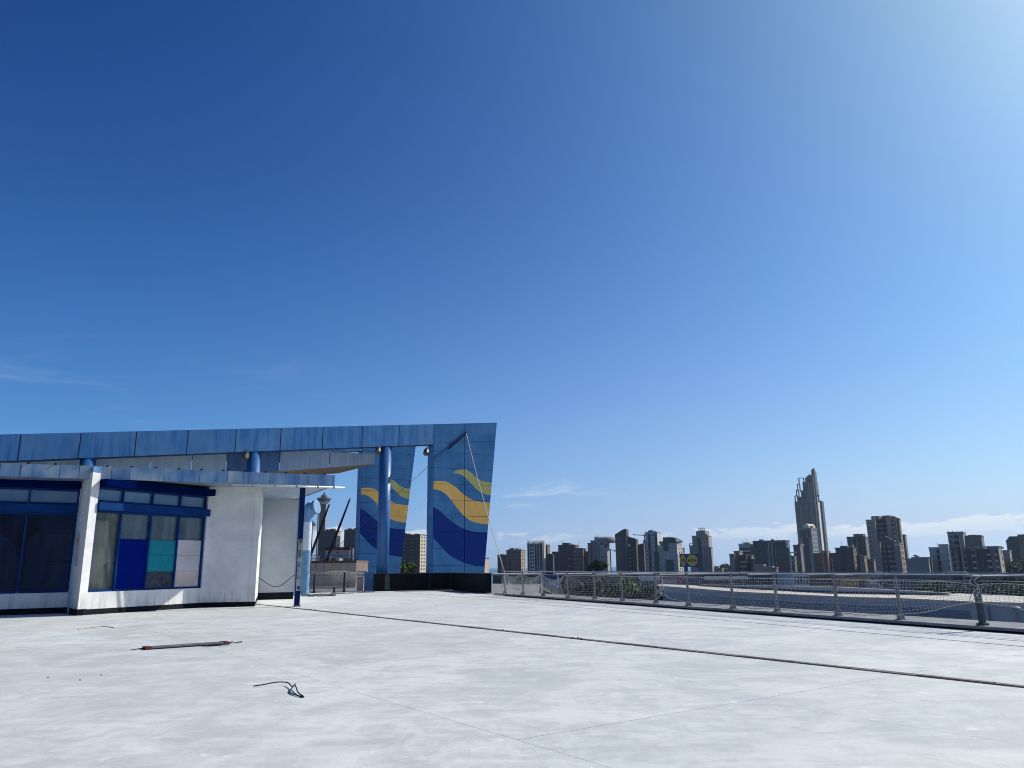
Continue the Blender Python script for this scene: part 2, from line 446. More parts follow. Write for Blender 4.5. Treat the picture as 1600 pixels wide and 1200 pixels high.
for s in SP:
    if abs(s - 1.04) < .01: continue
    po = local('post', pmesh, rail, on_rail(s, .108), rot + random.uniform(-.06, .06))
    po.rotation_euler[1] = random.uniform(-.02, .02)
    sh = bpy.data.objects.new('shoe', smesh); col.objects.link(sh); sh.parent = po
gp = MB(); gp.box(on_rail(1.04, .108, -.05) - K * .055, K * .11, KN * .10, Z * 1.0 - KN * .05); gp.box(on_rail(1.04, .108, -.09) - K * .09, K * .18, KN * .18, Z * .05)
build('post', gp, M_post, rail, label='thicker dark blue green post')
rt = MB(); rt.tube([on_rail(s, 1.235 + .004 * math.sin(s * 1.7), -.06) for s in np.linspace(-14.6, 27.2, 40)], .027, 12)
build('top_rail', rt, M_galv, rail, smooth=True)
rc = MB(); rc.tube([on_rail(s, 1.085 + .008 * math.sin(s * 2.9), -.05) for s in np.linspace(-14.6, 27.2, 60)], .010, 5)
build('mid_rail', rc, M_galv, rail)

# nets tied along the railing
def interp(x, xs, ys): return float(np.interp(x, xs, ys))
def make_net(name, label, s0, s1, topk, botk, cell, rows, seed, skew=0., r=.0035, bulge=.10):
    rr = random.Random(seed); n = max(2, int((s1 - s0) / cell)); G = []
    for i in range(n + 1):
        s_ = s0 + (s1 - s0) * i / n
        t, b_ = interp(s_, *topk), interp(s_, *botk); rowp = []
        for j in range(rows + 1):
            f = j / rows; z = t + (b_ - t) * f
            jit = .012
            rowp.append(on_rail(s_ + skew * f * math.sin(s_ * 2.1) + rr.uniform(-jit, jit), z + rr.uniform(-jit, jit) * .8, -.085 - bulge * math.sin(f * math.pi) * (.4 + .6 * abs(math.sin(s_ * 1.43))) - .03 * f))
        G.append(rowp)
    base = on_rail(s1, .12)
    th = thing(name, base, label, 'net', 'cord nets tied to the railing')
    mb = MB()
    def strand(p, q):
        d = q - p; x = unit(np.cross(d, Z + V(.1, .2, 0))); y = unit(np.cross(d, x))
        vs_ = []
        for e in (p, q):
            for a in (0, 2.094, 4.189): vs_.append(e + (x * math.cos(a) + y * math.sin(a)) * r)
        mb.add(vs_, [(0, 1, 4, 3), (1, 2, 5, 4), (2, 0, 3, 5)])
    for i in range(n + 1):
        for j in range(rows):
            strand(G[i][j], G[i][j + 1])
            if i < n and j > 0: strand(G[i][j], G[i + 1][j])
    build('net_mesh', mb, M_net, th, kind='stuff')
    build('edge_rope', MB().tube([g[-1] for g in G], .011, 5), M_rope, th)
    build('edge_rope', MB().tube([g[0] for g in G], .009, 5), M_rope, th)
    return th
bs = [-14.4, -9, -5, -1.9, -.9, .2, 1.0, 1.5, 2.4, 3.1, 4.2, 5.1, 6.2, 7.4, 8.4, 9.4, 10.4, 11.0, 11.6, 12.6, 12.95, 13.2, 13.6, 15.8, 17, 18, 19.3, 20.3]
bz = [.25, .2, .28, .18, .32, .55, .63, .55, .34, .24, .17, .2, .14, .22, .15, .25, .15, .2, .24, .33, .50, .34, .2, .16, .13, .17, .12, .2]
make_net('safety_net', 'pale square mesh cord net hanging taut along the middle and near railing', -14.4, 20.27, ([-15, -5, .6, 1.0, 1.5, 6, 30], [1.07, 1.08, 1.03, 1.0, 1.05, 1.07, 1.07]), (bs, bz), .098, 10, 3, .03)
make_net('safety_net', 'grey cord net sagging in bunches from the last posts beside the black parapet', 20.35, 24.84, ([20.3, 20.6, 21.4, 22.2, 22.65, 23.2, 23.8, 24.84], [1.12, .96, .84, .95, 1.12, .97, .93, 1.1]), ([20.3, 21.4, 22.65, 23.8, 24.84], [.22, .26, .45, .2, .22]), .055, 11, 5, .12, .0042, .22)
make_net('safety_net', 'bunched end of a cord net drawn together against the black parapet corner', 24.9, 26.9, ([24.9, 25.6, 26.3, 26.9], [1.1, .95, .98, 1.15]), ([24.9, 25.8, 26.4, 26.9], [.3, .35, .45, .12]), .05, 11, 6, .16, .0042, .2)
def rope(name, label, pts, r, mat=None, cat='rope'):
    mb = MB().tube(pts, r, 6); o = build(name, mb, mat or M_rope, base=pts[0], smooth=True); return tag(o, label, cat)
def spline(pts, n=24):
    pts = [np.asarray(p, float) for p in pts]; out = []
    P_ = [2 * pts[0] - pts[1]] + pts + [2 * pts[-1] - pts[-2]]
    for i in range(1, len(P_) - 2):
        for k in range(n // (len(pts) - 1) + 1):
            t = k / (n // (len(pts) - 1) + 1); a, b_, c, d = P_[i - 1:i + 3]
            out.append(.5 * (2 * b_ + (c - a) * t + (2 * a - 5 * b_ + 4 * c - d) * t * t + (-a + 3 * b_ - 3 * c + d) * t ** 3))
    out.append(pts[-1]); return out
rope('tie_rope', 'frayed knot of pale rope tied round the dark blue green post', spline([on_rail(1.25, 1.29, -.06), on_rail(1.05, 1.18, -.12), on_rail(1.12, 1.05, -.13), on_rail(.95, .95, -.12), on_rail(1.1, .8, -.13), on_rail(1.2, .62, -.11), on_rail(1.06, .7, -.12), on_rail(.9, .9, -.13), on_rail(1.0, 1.1, -.12), on_rail(.82, 1.22, -.09)], 50), .008)
rope('tie_rope', 'loose loop of pale rope hanging in the middle of the cord net', spline([on_rail(12.95, 1.1, -.12), on_rail(12.85, .8, -.2), on_rail(13.05, .6, -.2), on_rail(12.9, .42, -.2), on_rail(12.95, .5, -.2), on_rail(12.8, .72, -.2), on_rail(12.97, .86, -.18)], 40), .011)
rope('tie_rope', 'thick pale rope hanging down the post beside the bunched net', spline([on_rail(22.65, 1.28, -.1), on_rail(22.5, .9, -.18), on_rail(22.35, .6, -.2), on_rail(21.9, .36, -.2), on_rail(21.2, .24, -.18)], 30), .016)
rope('tie_rope', 'pale rope falling from the rail end at the black parapet corner', spline([on_rail(26.95, 1.27, -.05), on_rail(26.8, .9, -.1), on_rail(26.65, .5, -.1), on_rail(26.5, .12, -.12)], 24), .022)
# ------------------------------------------------------------------ white pavilion
Q0 = V(-17.85, 26.75, 4.75); Q1 = fl(523, 759.5, 4.93)
F3 = unit(Q1 - Q0); FD = hz0 = unit((Q1 - Q0) * V(1, 1, 0)); FB = V(-FD[1], FD[0], 0)      # along its fascia, and towards its back
cz = lambda p: Q0[2] + .03 + (Q1[2] - Q0[2]) * ((p - Q0) @ FD) / np.linalg.norm((Q1 - Q0)[:2])
w1R, finN, finR = V(-16.53, 29.49, 0), V(-15.19, 27.79, 0), V(-15.08, 28.12, 0)
w2E, w3E = V(-12.71, 32.66, 0), V(-10.75, 33.02, 0)
w1L = w1R - FD * 13
w4L = w3E + V(math.sin(math.radians(-17.0)), math.cos(math.radians(-17.0)), 0) * 6.8
w4E = w4L + V(math.sin(math.radians(68)), math.cos(math.radians(68)), 0) * 1.72
pav = thing('pavilion', w1R, 'low white pavilion with weathered blue canopy edge and blue framed windows', 'building')
def nrm(U): return V(U[1], -U[0], 0)
def wall(p, q, z0, z1, t=.22, mat=None, name='wall', proud=0., **kw):
    U = unit(q - p); N = nrm(U)
    return build(name, MB().box(p + N * proud + Z * z0, q - p, -N * t, Z * (z1 - z0)), mat or M_white, pav, **kw)
N2_ = nrm(unit(w2E - finR))
core = [w1L - nrm(FD) * 1.7, w1R - nrm(FD) * 1.7, finR - N2_ * 1.3 + unit(w2E - finR) * .2, w2E - N2_ * 1.3, w3E + V(-.25, .3, 0), w4L + V(-.3, .3, 0), w4E + V(-.3, .4, 0), w4E + FB * 7, w1L + FB * 9]
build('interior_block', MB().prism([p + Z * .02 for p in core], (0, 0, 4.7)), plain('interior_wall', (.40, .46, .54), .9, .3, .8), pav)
wall(w1L, w1R, .21, .74); wall(w2E, w3E, .19, 5.0, .25)
wall(finR, w2E, .19, .77)
wall(w4L, w4E, .34, 5.1, .22, plain('shaded_render', (.36, .39, .42), .9, .10, 1.1)); wall(w3E, w4L, .19, 5.1, .22)  # greyer copy of the white render, canopy shade put into its colour
for p, q in ((w1L, w1R), (w1R, finN), (finN, finR), (finR, w2E), (w2E, w3E), (w3E, w4L), (w4L, w4E)): wall(p, q, 0., .34 if q is w4E else .21 if q is w1R or q is finN or q is finR else .19, .2, M_black, 'plinth', .012)
fin = [w1R, finN, finR, finR + (w1R - finN) * .95]
build('fin_wall', MB().prism([p + Z * .21 for p in fin], (0, 0, 4.79)), M_white, pav)
cfin = sum(fin) / 4
build('fin_cap', MB().prism([p + (p - cfin) * .02 + Z * 5.0 for p in fin], (0, 0, .20)), M_fascia, pav)
# a faded notice pasted on the fin
U = unit(finN - w1R); N = nrm(U); Lf = np.linalg.norm(finN - w1R)
pq = lambda x, y: pl(x, y, w1R, N)
def flatpoly(px, d=.006): return [pq(x, y) + N * d for x, y in px]
paper = build('poster', MB().prism(flatpoly([(118, 833), (125.5, 832), (120.5, 885), (114, 885)]), N * .003), plain('faded_paper', (.40, .40, .41), .9, .15, 5.), base=pq(118, 885))
tag(paper, 'faded paper notice pasted on the shaded side of the white fin wall', 'poster')
pic = build('picture', MB().prism(flatpoly([(118.8, 843), (124, 841), (122.8, 849), (117.8, 851)], .0095), N * .003), plain('paper_picture', (.40, .22, .10), .9, .6, 14.), paper)

def window(P, U, u0, u1, z0, z1, mulls, rails, panes, name='window', fw=.07, depth=.16, frame=None):
    """frame bars are the part, every pane or board a sub-part"""
    N = nrm(U); fb = MB(); at_ = lambda u, z, d: P + U * u + Z * z - N * d
    xs = [u0] + list(mulls) + [u1]
    for i, x in enumerate(xs):
        w = fw if 0 < i < len(xs) - 1 else fw * 1.3
        fb.box(at_(x - w / 2, z0, depth), U * w, N * .09, Z * (z1 - z0))
    for i in range(len(xs) - 1):
        for zz in [z0] + list(rails) + [z1]: fb.box(at_(xs[i] + fw / 2 + .002, zz - fw * .6, depth + .003), U * (xs[i + 1] - xs[i] - fw - .004), N * .08, Z * fw * 1.2)
    w_ = build(name, fb, frame or M_blueframe, pav)
    for i in range(len(xs) - 1):
        cuts = panes[i] if isinstance(panes, list) else [(z0, z1, panes)]
        for c in cuts:
            za, zb, mt = c[:3]
            nm = c[3] if len(c) > 3 else 'pane'
            d = .035 if nm == 'pane' else -.012
            build(nm, MB().box(at_(xs[i] + .01, za + .004, depth + d), U * (xs[i + 1] - xs[i] - .02), N * .02, Z * (zb - za - .008)), mt, w_)
    return w_
G_dark = glass('dark_blue_glass', (.001, .006, .030), .03, 1.0, (.004, .028, .095), .22, .72, (.45, .58, .74))  # navy mottling imitates reflections in the left panes
G_up = glass('grey_blue_glass', (.075, .17, .32), .12, .5, (.17, .30, .45), .3)  # lighter blue stands in for sky reflected in the upper panes
G_dirty = glass('dusty_glass', (.05, .07, .075), .14, .8, (.19, .21, .19), .4, .5, (.7, .76, .76))
G_mid = glass('hazy_glass', (.06, .10, .14), .12, .6, (.15, .20, .24), .4, .35, (.6, .7, .78))
Bd_navy = plain('navy_board', (.0005, .010, .16), .7, .15, 3., spec=.02); Bd_teal = plain('teal_board', (.001, .20, .25), .6, .15, 3., spec=.2)
Bd_teal2 = plain('teal_board_cracked', (.001, .21, .26), .6, .25, 8., spec=.2)
Bd_dark = plain('stripped_board', (.03, .035, .055), .8, .9, 7.); Bd_pink = plain('pale_board', (.52, .49, .52), .7, .12, 1.6); Bd_pink2 = plain('pinkish_board', (.54, .44, .42), .7, .15, 1.6)
# left windows
U1 = FD; N1 = nrm(U1); f1 = lambda x, y: pl(x, y, w1R, N1); u1 = lambda x, y: (f1(x, y) - w1R) @ U1
ms = u1(35, 860); step = 0 - ms
window(w1R, U1, ms - 2 * step, -.02, .78, 3.60, [ms - step, ms], [], G_dark)
window(w1R, U1, ms - 2 * step, -.02, 3.98, 4.50, [ms - step, ms], [], G_up)
# dim interior seen through the left panes: shelf rails, pale blinds, and a dark cut-out standing in for a reflection
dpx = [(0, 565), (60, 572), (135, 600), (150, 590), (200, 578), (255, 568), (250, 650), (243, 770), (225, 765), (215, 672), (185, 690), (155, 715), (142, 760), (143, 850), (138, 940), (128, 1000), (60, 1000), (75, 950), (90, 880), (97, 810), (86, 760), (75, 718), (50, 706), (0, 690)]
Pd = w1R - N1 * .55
build('reflection_shape', MB().prism([pl(x / 3.53, 640 + y / 3.53, Pd, N1) for x, y in dpx], -N1 * .06), plain('reflection_rail_dark', (.006, .008, .016), .9), pav)
for y in (682, 842): build('shelf_rail', MB().box(pl(250 / 3.53, 640 + y / 3.53, Pd, N1), FD * 1.05, -N1 * .12, Z * .05), plain('reflection_rail_dark', (.006, .008, .016), .9), pav)
bl_ = MB(); pb_ = pl(252 / 3.53, 640 + 1000 / 3.53, Pd - N1 * .5, N1); build('blind', bl_.box(pb_, FD * 1.1, -N1 * .03, Z * 2.6), plain('blind_grey', (.5, .55, .6), .9), pav)
def beam(P, U, u0, u1_, z0, z1, out, mat, name): build(name, MB().box(P + U * u0 + Z * z0 + nrm(U) * out, U * (u1_ - u0), -nrm(U) * (out + .14), Z * (z1 - z0)), mat, pav)
beam(w1R, U1, -13, -.02, 3.64, 3.94, .06, M_blueframe, 'transom_box')
beam(w1R, U1, -13, -.01, 4.54, 4.93, .30, M_navy, 'shutter_box')
# right windows: upper lights, transom, lower lights with boards
U2 = unit(w2E - finR); N2 = nrm(U2); u2 = lambda x, y: (pl(x, y, finR, N2) - finR) @ U2; z2 = lambda x, y: pl(x, y, finR, N2)[2]
L2 = np.linalg.norm(w2E - finR)
m2 = [u2(186.5, 860), u2(234, 860), u2(278, 860)]; uR = u2(318, 860)
zb = .80; zt = 3.62
zc = [z2(234, 843), z2(234, 868), z2(234, 918)]; zd = [z2(255, 844), z2(255, 868), z2(255, 893)]; ze = [z2(297, 844), z2(297, 868), z2(297, 892)]
window(finR, U2, .02, uR, zb, zt, m2, [], [[(zb, zt, G_dirty)],
    [(zc[0], zt, G_mid), (zc[1], zc[0], Bd_navy, 'board'), (zb, zc[1], Bd_navy, 'board')],
    [(zd[0], zt, G_mid), (zd[1], zd[0], Bd_teal, 'board'), (zd[2], zd[1], Bd_teal2, 'board'), (zb, zd[2], Bd_dark, 'board')],
    [(ze[0], zt, G_mid), (ze[1], ze[0], Bd_pink, 'board'), (ze[2], ze[1], Bd_pink, 'board'), (zb, ze[2], Bd_pink2, 'board')]])
window(finR, U2, .02, uR, 3.98, 4.46, m2, [], G_up)
build('curtain', MB().box(finR + U2 * .05 - N2 * .6 + Z * .4, U2 * (m2[0] - .1), -N2 * .04, Z * 4.0), plain('curtain_pale', (.42, .42, .36), .9, .3, 2.5, stretch=(5, 5, .4)), pav)
build('rail', MB().box(finR + U2 * .05 - N2 * .50 + Z * 2.05, U2 * (m2[0] - .1), -N2 * .03, Z * .06), plain('curtain_pale', (.42, .42, .36), .9), pav)
beam(finR, U2, .02, uR + .12, 3.66, 3.94, .10, M_blueframe, 'transom_box')
beam(finR, U2, .02, uR + .10, 4.50, 4.76, .34, M_navy, 'shutter_box')
build('wall', MB().box(finR + U2 * (uR + .05) + Z * .772, U2 * (L2 - uR - .05), -N2 * .2, Z * 4.2), M_white, pav)
# canopy: roof slab, soffit and fascia panels of uneven width
Fz = Q1.copy(); g2 = lambda p: V(p[0], p[1], 0)
Fe = g2(Fz) + unit(g2(fl(478, 776, 4.93)) - g2(Fz)) * 11
Fl = g2(Fz) - FD * 21
roofp = [Fl, g2(Fz), Fe, Fe - FD * 5 + FB * 2, Fl + FB * 12]
at_z = lambda p, dz: g2(p) + Z * (cz(p) + dz)
def sheet(pts, z0, z1, mat, name):
    n = len(pts); build(name, MB().add([at_z(p, z0) for p in pts] + [at_z(p, z1) for p in pts], [tuple(range(n - 1, -1, -1)), tuple(range(n, 2 * n))] + [(i, (i + 1) % n, n + (i + 1) % n, n + i) for i in range(n)]), mat, pav)
ins = [p + FB * (.06 if i < 2 else 0) - FD * (.06 if i in (1, 2) else 0) for i, p in enumerate(roofp)]
sheet(ins, .30, .40, plain('roof_felt', (.12, .12, .12), .9), 'canopy_roof')
sheet(ins, .0, .02, streaky('canopy_soffit', (.16, .23, .34), (.28, .36, .46), (.34, .36, .37), .4, 9.), 'soffit')
fx = 0.; fr = random.Random(4)
while fx < 20.8:
    wd = fr.choice((1.05, 1.18, .62, .9, 1.3, .4)); o_ = Fz - F3 * (fx + wd)
    build('fascia_panel', MB().box(o_, F3 * (wd - .016), FB * .05, Z * (.47 + fr.uniform(-.01, .01))), M_fascia, pav); fx += wd
Ue = unit(Fe - g2(Fz))
for k in range(9): build('fascia_panel', MB().box(at_z(Fz, -.03) + Ue * (.06 + k * 1.2), Ue * 1.18, nrm(Ue) * -.05, Z * .47), M_fascia, pav)
fcl = MB()
for k in range(24): fcl.box(Fz - F3 * (.5 + k * .83) + Z * .475 - FB * .02, F3 * .09, FB * .09, Z * .05)
build('edge_clip', fcl, M_core, pav, kind='stuff')
gt = MB(); g0, g1 = Fz - F3 * 4.4 - Z * .07 - FB * .09, Fz + F3 * .42 - Z * .07 - FB * .09
gt.tube([g0, g1], .045, 10); build('gutter_pipe', gt, M_alum, pav, smooth=True)
for k in (0.05, .9, 1.8, 2.7, 3.6, 4.3): build('pipe_collar', MB().tube([g0 + F3 * k, g0 + F3 * (k + .06)], .053, 10), M_galv_dark, pav)
# square post that carries the canopy corner
PP = fl(463.5, 947.6); pr_ = unit(V(.93, .36, 0)); pb = V(-pr_[1], pr_[0], 0)
post = build('canopy_post', MB().box(PP - pr_ * .105 - pb * .105, pr_ * .21, pb * .21, Z * cz(PP)), plain('post_blue', (.001, .014, .075), .6, .25, 3., spec=.12), base=PP)
tag(post, 'square blue post with peeling whitish lower half under the canopy corner', 'post')
nf = -pb
build('peeling_patch', MB().box(PP - pr_ * .075 + nf * .106 + Z * .62, pr_ * .175, nf * .006, Z * 2.05), plain('peeled_white', (.36, .38, .37), .9, .45, 4.), post)
for zz, hh, cc in ((1.95, .30, (.12, .15, .06)), (1.55, .20, (.14, .26, .34)), (2.30, .16, (.34, .33, .16)), (.66, .14, (.05, .06, .08)), (2.52, .18, (.16, .10, .07)), (1.2, .10, (.30, .33, .30))):
    build('sticker', MB().box(PP + pr_ * random.uniform(-.07, -.03) + nf * .1135 + Z * zz, pr_ * .12, nf * .004, Z * hh), plain('sticker_%d' % int(zz * 100), cc, .8, .6, 9.), post)
build('foot_plate', MB().box(PP - pr_ * .15 - pb * .15, pr_ * .30, pb * .30, Z * .04), M_galv_dark, post)
# vents
def vent(base, r, zt_, label, cowl):
    t = thing('vent_pipe', base, label, 'vent pipe', 'round vent pipes beside the pavilion')
    zs_ = np.linspace(0, 1, 9)
    if cowl:
        build('lower_shaft', MB().tube([base, base + Z * 2.52], r * 1.03, 20), M_pipe, t, smooth=False)
        sh = MB(); z = 2.525
        while z < zt_: sh.tube([base + Z * z, base + Z * (z + .19)], r, 20); sh.tube([base + Z * (z + .19), base + Z * (z + .21)], r * 1.04, 20); z += .21
        build('upper_shaft', sh, M_pipew, t)
        rx = unit(V(.93, -.25, .12)); pts = [base + Z * (zt_ + .0), base + Z * (zt_ + .35)]
        c0 = base + Z * (zt_ + .35)
        pts += [c0 + Z * .33 + rx * .05, c0 + Z * .50 + rx * .16, c0 + Z * .56 + rx * .36]
        build('cowl', MB().tube(pts, [r, r * 1.1, r * 1.45, r * 1.75, r * 1.8], 10), M_pipe, t)
        build('cowl_mouth', MB().tube([c0 + Z * .56 + rx * .362, c0 + Z * .575 + rx * .58], [r * 1.55, r * 1.72], 20), M_pipe, t)
    else:
        sh = MB(); z = .02
        while z < zt_: sh.tube([base + Z * z, base + Z * (z + .48)], r, 20); sh.tube([base + Z * (z + .48), base + Z * (z + .5)], r * 1.04, 20); z += .5
        build('shaft', sh, M_pipe, t)
vb = fl(475.5, 928.5); vent(vb, .25, zat(818, vb[0], vb[1]), 'pale blue vent pipe with whitish upper shaft and big angled cowl', True)
vb2 = fl(458.0, 930.5); vent(vb2, .25, 5.4, 'dark blue shaded vent pipe rising under the pavilion canopy', False)
gl_ = at(460.5, 772.5, 38.5); glm = MB(); glm.lathe(gl_ - Z * .2, [(.03, .02), (.16, .05), (.2, .18), (.16, .31), (.08, .36)], 14)
tag(build('globe_lamp', glm, plain('lamp_globe', (.55, .45, .47), .3, .1), base=gl_, smooth=True), 'small pinkish white globe lamp hanging under the canopy soffit', 'lamp')
rope('loose_cable', 'thin black cable sagging from the white wall corner to the blue post', spline([w3E + V(.1, -.03, 1.15), lerp(w3E, PP, .5) + V(0, 0, .78), PP + V(-.15, 0, 1.25)], 16), .014, M_core, 'cable')

# ------------------------------------------------------------------ blue portal frames
SC = 56.5 / 46.5
p0 = V((765 - 800) / F * 56.5, 56.5, 0)
def on(x, y, d=0.): return pl(x, y, p0 + B * d, AN)
def uz(p): return ((p - p0) @ A, p[2])
def fpt(u, z, d=0.): return p0 + A * u + B * d + Z * z
# wave artwork, surveyed on the front pillar (pixels of an enlargement of the pillar)
cp = lambda x, y: (650 + x / 4.138, 650 + y / 4.138)
def art(pts): return [uz(on(*cp(x, y))) for x, y in pts]
bands = dict(
 orange=([(100, 426), (107, 425), (160, 420), (205, 428), (250, 455), (300, 500), (350, 535), (400, 552), (475, 560), (520, 562)], [(100, 471), (107, 472), (150, 480), (190, 503), (225, 540), (270, 600), (310, 645), (350, 675), (400, 692), (465, 700), (520, 703)]),
 olive=([(100, 372), (233, 371), (250, 359), (270, 350), (295, 345), (320, 345), (355, 365), (400, 405), (440, 423), (487, 430), (520, 433)], [(100, 371), (233, 371), (280, 375), (320, 400), (360, 440), (400, 480), (440, 503), (485, 512), (520, 515)]),
 navy=([(100, 579), (105, 582), (150, 610), (200, 655), (250, 695), (300, 725), (350, 742), (400, 750), (455, 752), (520, 752)], [(100, 774), (105, 780), (150, 830), (200, 885), (250, 920), (300, 945), (350, 960), (440, 975), (520, 980)]))
UL = uz(on(676, 830))[0]; U0, U1s, ZM = UL - .3, 6.4, 13.
def wave_material():
    mt, N, b = newmat('painted_wave_panel')
    uvn = N.n('ShaderNodeUVMap'); sp_ = N.n('ShaderNodeSeparateXYZ'); N.put(sp_.inputs[0], uvn.outputs[0])
    un = N.math('DIVIDE', N.math('SUBTRACT', sp_.outputs[0], U0), U1s, clamp=True); zn = N.math('DIVIDE', sp_.outputs[1], ZM)
    def curve(pts):
        nd = N.n('ShaderNodeFloatCurve'); cv = nd.mapping.curves[0]
        q = sorted((min(1, max(0, (u - U0) / U1s)), z / ZM) for u, z in pts)
        cv.points[0].location = q[0]; cv.points[1].location = q[-1]
        for a_, b__ in q[1:-1]: cv.points.new(a_, b__)
        nd.mapping.update(); N.put(nd.inputs['Value'], un); return nd.outputs[0]
    p = wpos(N); oi = N.n('ShaderNodeObjectInfo').outputs['Random']
    w = N.noise(p, .55, 3, .5, .4); base = N.mix(N.mr(w, .3, .7), (.034, .155, .36), (.066, .215, .44))
    base = N.mix(N.math('MULTIPLY', oi, .3), base, (.05, .14, .28))
    c = base
    for nm, cc in (('navy', (.0004, .026, .19)), ('orange', (.74, .45, .13)), ('olive', (.44, .43, .16))):
        hi, lo = bands[nm]; h, l = curve(art(hi)), curve(art(lo))
        mk = N.math('MULTIPLY', N.math('LESS_THAN', zn, h), N.math('GREATER_THAN', zn, l))
        c = N.mix(mk, c, cc)
    sk = N.noise(N.mapping(p, (1.6, 1.6, .10)), 1.3, 6, .6, .3); bl = N.noise(p, .8, 7, .65, .8)
    c = N.mix(N.math('MULTIPLY', N.mr(sk, .42, .7), .22), c, N.mix(1., c, (.55, .60, .66), 'MULTIPLY')); c = N.mix(N.math('MULTIPLY', N.mr(bl, .5, .72), .25), c, N.mix(1., c, (.6, .65, .7), 'MULTIPLY'))
    N.put(b.inputs['Base Color'], c); b.inputs['Roughness'].default_value = .5; b.inputs['Specular IOR Level'].default_value = .10
    bn = N.n('ShaderNodeBump'); bn.inputs['Strength'].default_value = .2; bn.inputs['Distance'].default_value = .12
    N.put(bn.inputs['Height'], N.noise(p, .7, 2)); N.put(b.inputs['Normal'], bn.outputs[0])
    return mt
M_wave = wave_material()

def zline(pa, pb_):
    (ua, za), (ub, zb_) = uz(on(*pa)), uz(on(*pb_)); return lambda u: za + (zb_ - za) * (u - ua) / (ub - ua)
ztop, zbot = zline((0, 678.5), (777, 660)), zline((0, 721), (668, 695))
us = [uz(on(x, 690))[0] for x in (676, 623, 565, 501, 436, 365, 289, 208, 122, 28)]
pitch_ = (us[0] - us[-1]) / 9
us = [UL - .0] + [UL - pitch_ * k for k in range(1, 15)]
(uA, zA), (uB, zB) = uz(on(777, 660)), uz(on(757, 895))
redge = lambda z: uB + (uA - uB) * (z - zB) / (zA - zB)
TH, DEP = .05, .72
def panel(parent, pts, d0, mat, uvf=None, name='cladding_panel'):
    c = sum(pts) / len(pts); pts = [p + unit(c - p) * .028 for p in pts]
    mb = MB().prism(pts, B * TH); mb.uv = uvf
    return build(name, mb, mat, parent)
portal = thing('portal_frame', fpt(UL, 0), 'tall blue metal portal with sloping beam and wave painted end pillar', 'portal')
um = uz(on(726, 760))[0]
cb = [fpt(us[-1], zbot(us[-1]), TH), fpt(UL, zbot(UL), TH), fpt(UL, 0, TH), fpt(redge(0), 0, TH), fpt(redge(ztop(uA)) - .03, ztop(uA) - .02, TH), fpt(us[-1], ztop(us[-1]) - .02, TH)]
mbc = MB().prism(cb[:2] + [fpt(UL, ztop(UL) - .02, TH), cb[5]], B * DEP); mbc.prism([fpt(UL + .005, 0, TH), cb[3], cb[4], fpt(UL + .005, ztop(UL) - .02, TH)], B * DEP)
build('steel_core', mbc, plain('frame_core', (.010, .022, .06), .6), portal)
for a_, b__ in zip(us[1:], us[:-1]):
    panel(portal, [fpt(a_, zbot(a_)), fpt(b__, zbot(b__)), fpt(b__, ztop(b__)), fpt(a_, ztop(a_))], 0, M_beam)
rows = [(175, 163), (228, 253), (332, 352), (437, 448), (542, 548), (645, 650), (755, 755), (858, 860), (967, 970)]
rl = [zline(cp(107, a_), cp(470, b__)) for a_, b__ in rows] + [lambda u: 0.06]
rl = [ztop] + rl
ident = lambda p: uz(p)
for r0, r1 in zip(rl[:-1], rl[1:]):
    e1 = redge(r1(um + 1.5)); e0 = redge(r0(um + 1.5))
    panel(portal, [fpt(UL, r1(UL)), fpt(um, r1(um)), fpt(um, r0(um)), fpt(UL, r0(UL))], 0, M_wave, ident)
    panel(portal, [fpt(um, r1(um)), fpt(e1, r1(e1)), fpt(e0, r0(e0)), fpt(um, r0(um))], 0, M_wave, ident)
    zt_, zb_ = min(r0(UL), zbot(UL) - .02), r1(UL)
    if zt_ > zb_ + .05:
        o_ = fpt(UL - .012, zb_ + .012, .0); build('side_panel', MB().box(o_, -A * .03, B * (DEP + TH), Z * (zt_ - zb_ - .024)), M_beam, portal)
# rounded columns that carry the beam
def u_at(x, d): return uz(pl(x, 800, p0 + B * d, AN))[0]
for x in (600, 391.5, 128.5):
    u_ = u_at(x, .42); c = fpt(u_, 0, .42)
    build('column', MB().tube([c, c + Z * (zbot(u_) + .02)], .40, 28), M_colblue, portal, smooth=True)
# second portal behind
d2 = 20.
for _ in range(30):
    y_ = pl(562, 830, p0 + B * d2, AN)[1]; d2 += (66.5 - y_) * .8
q = lambda x, y: uz(pl(x, y, p0 + B * d2, AN))
ul2 = q(562, 830)[0]; (ra, za), (rb, zb_) = q(650, 697), q(625, 897)
re2 = lambda z: rb + (ra - rb) * (z - zb_) / (za - zb_)
zo2 = q(562, 763)[1]; zof = uz(on(*cp(107, 425)))[1]
zt2 = 12.6
portal2 = thing('portal_frame', fpt(ul2, 0, d2), 'second blue portal with wave painted pillar standing behind the round column', 'portal')
zr = [zt2] + [q(562, 660 + y / 4.446)[1] for y in (195, 300, 382, 470, 555, 643, 735, 820, 910, 1000)] + [0.06]
zr = sorted(set(round(z, 3) for z in zr), reverse=True)
uvr = lambda p: (uz(p)[0] - ul2 + UL, p[2] - zo2 + zof)
b2t = lambda u: zt2 + .10 * (u - re2(zt2)); 
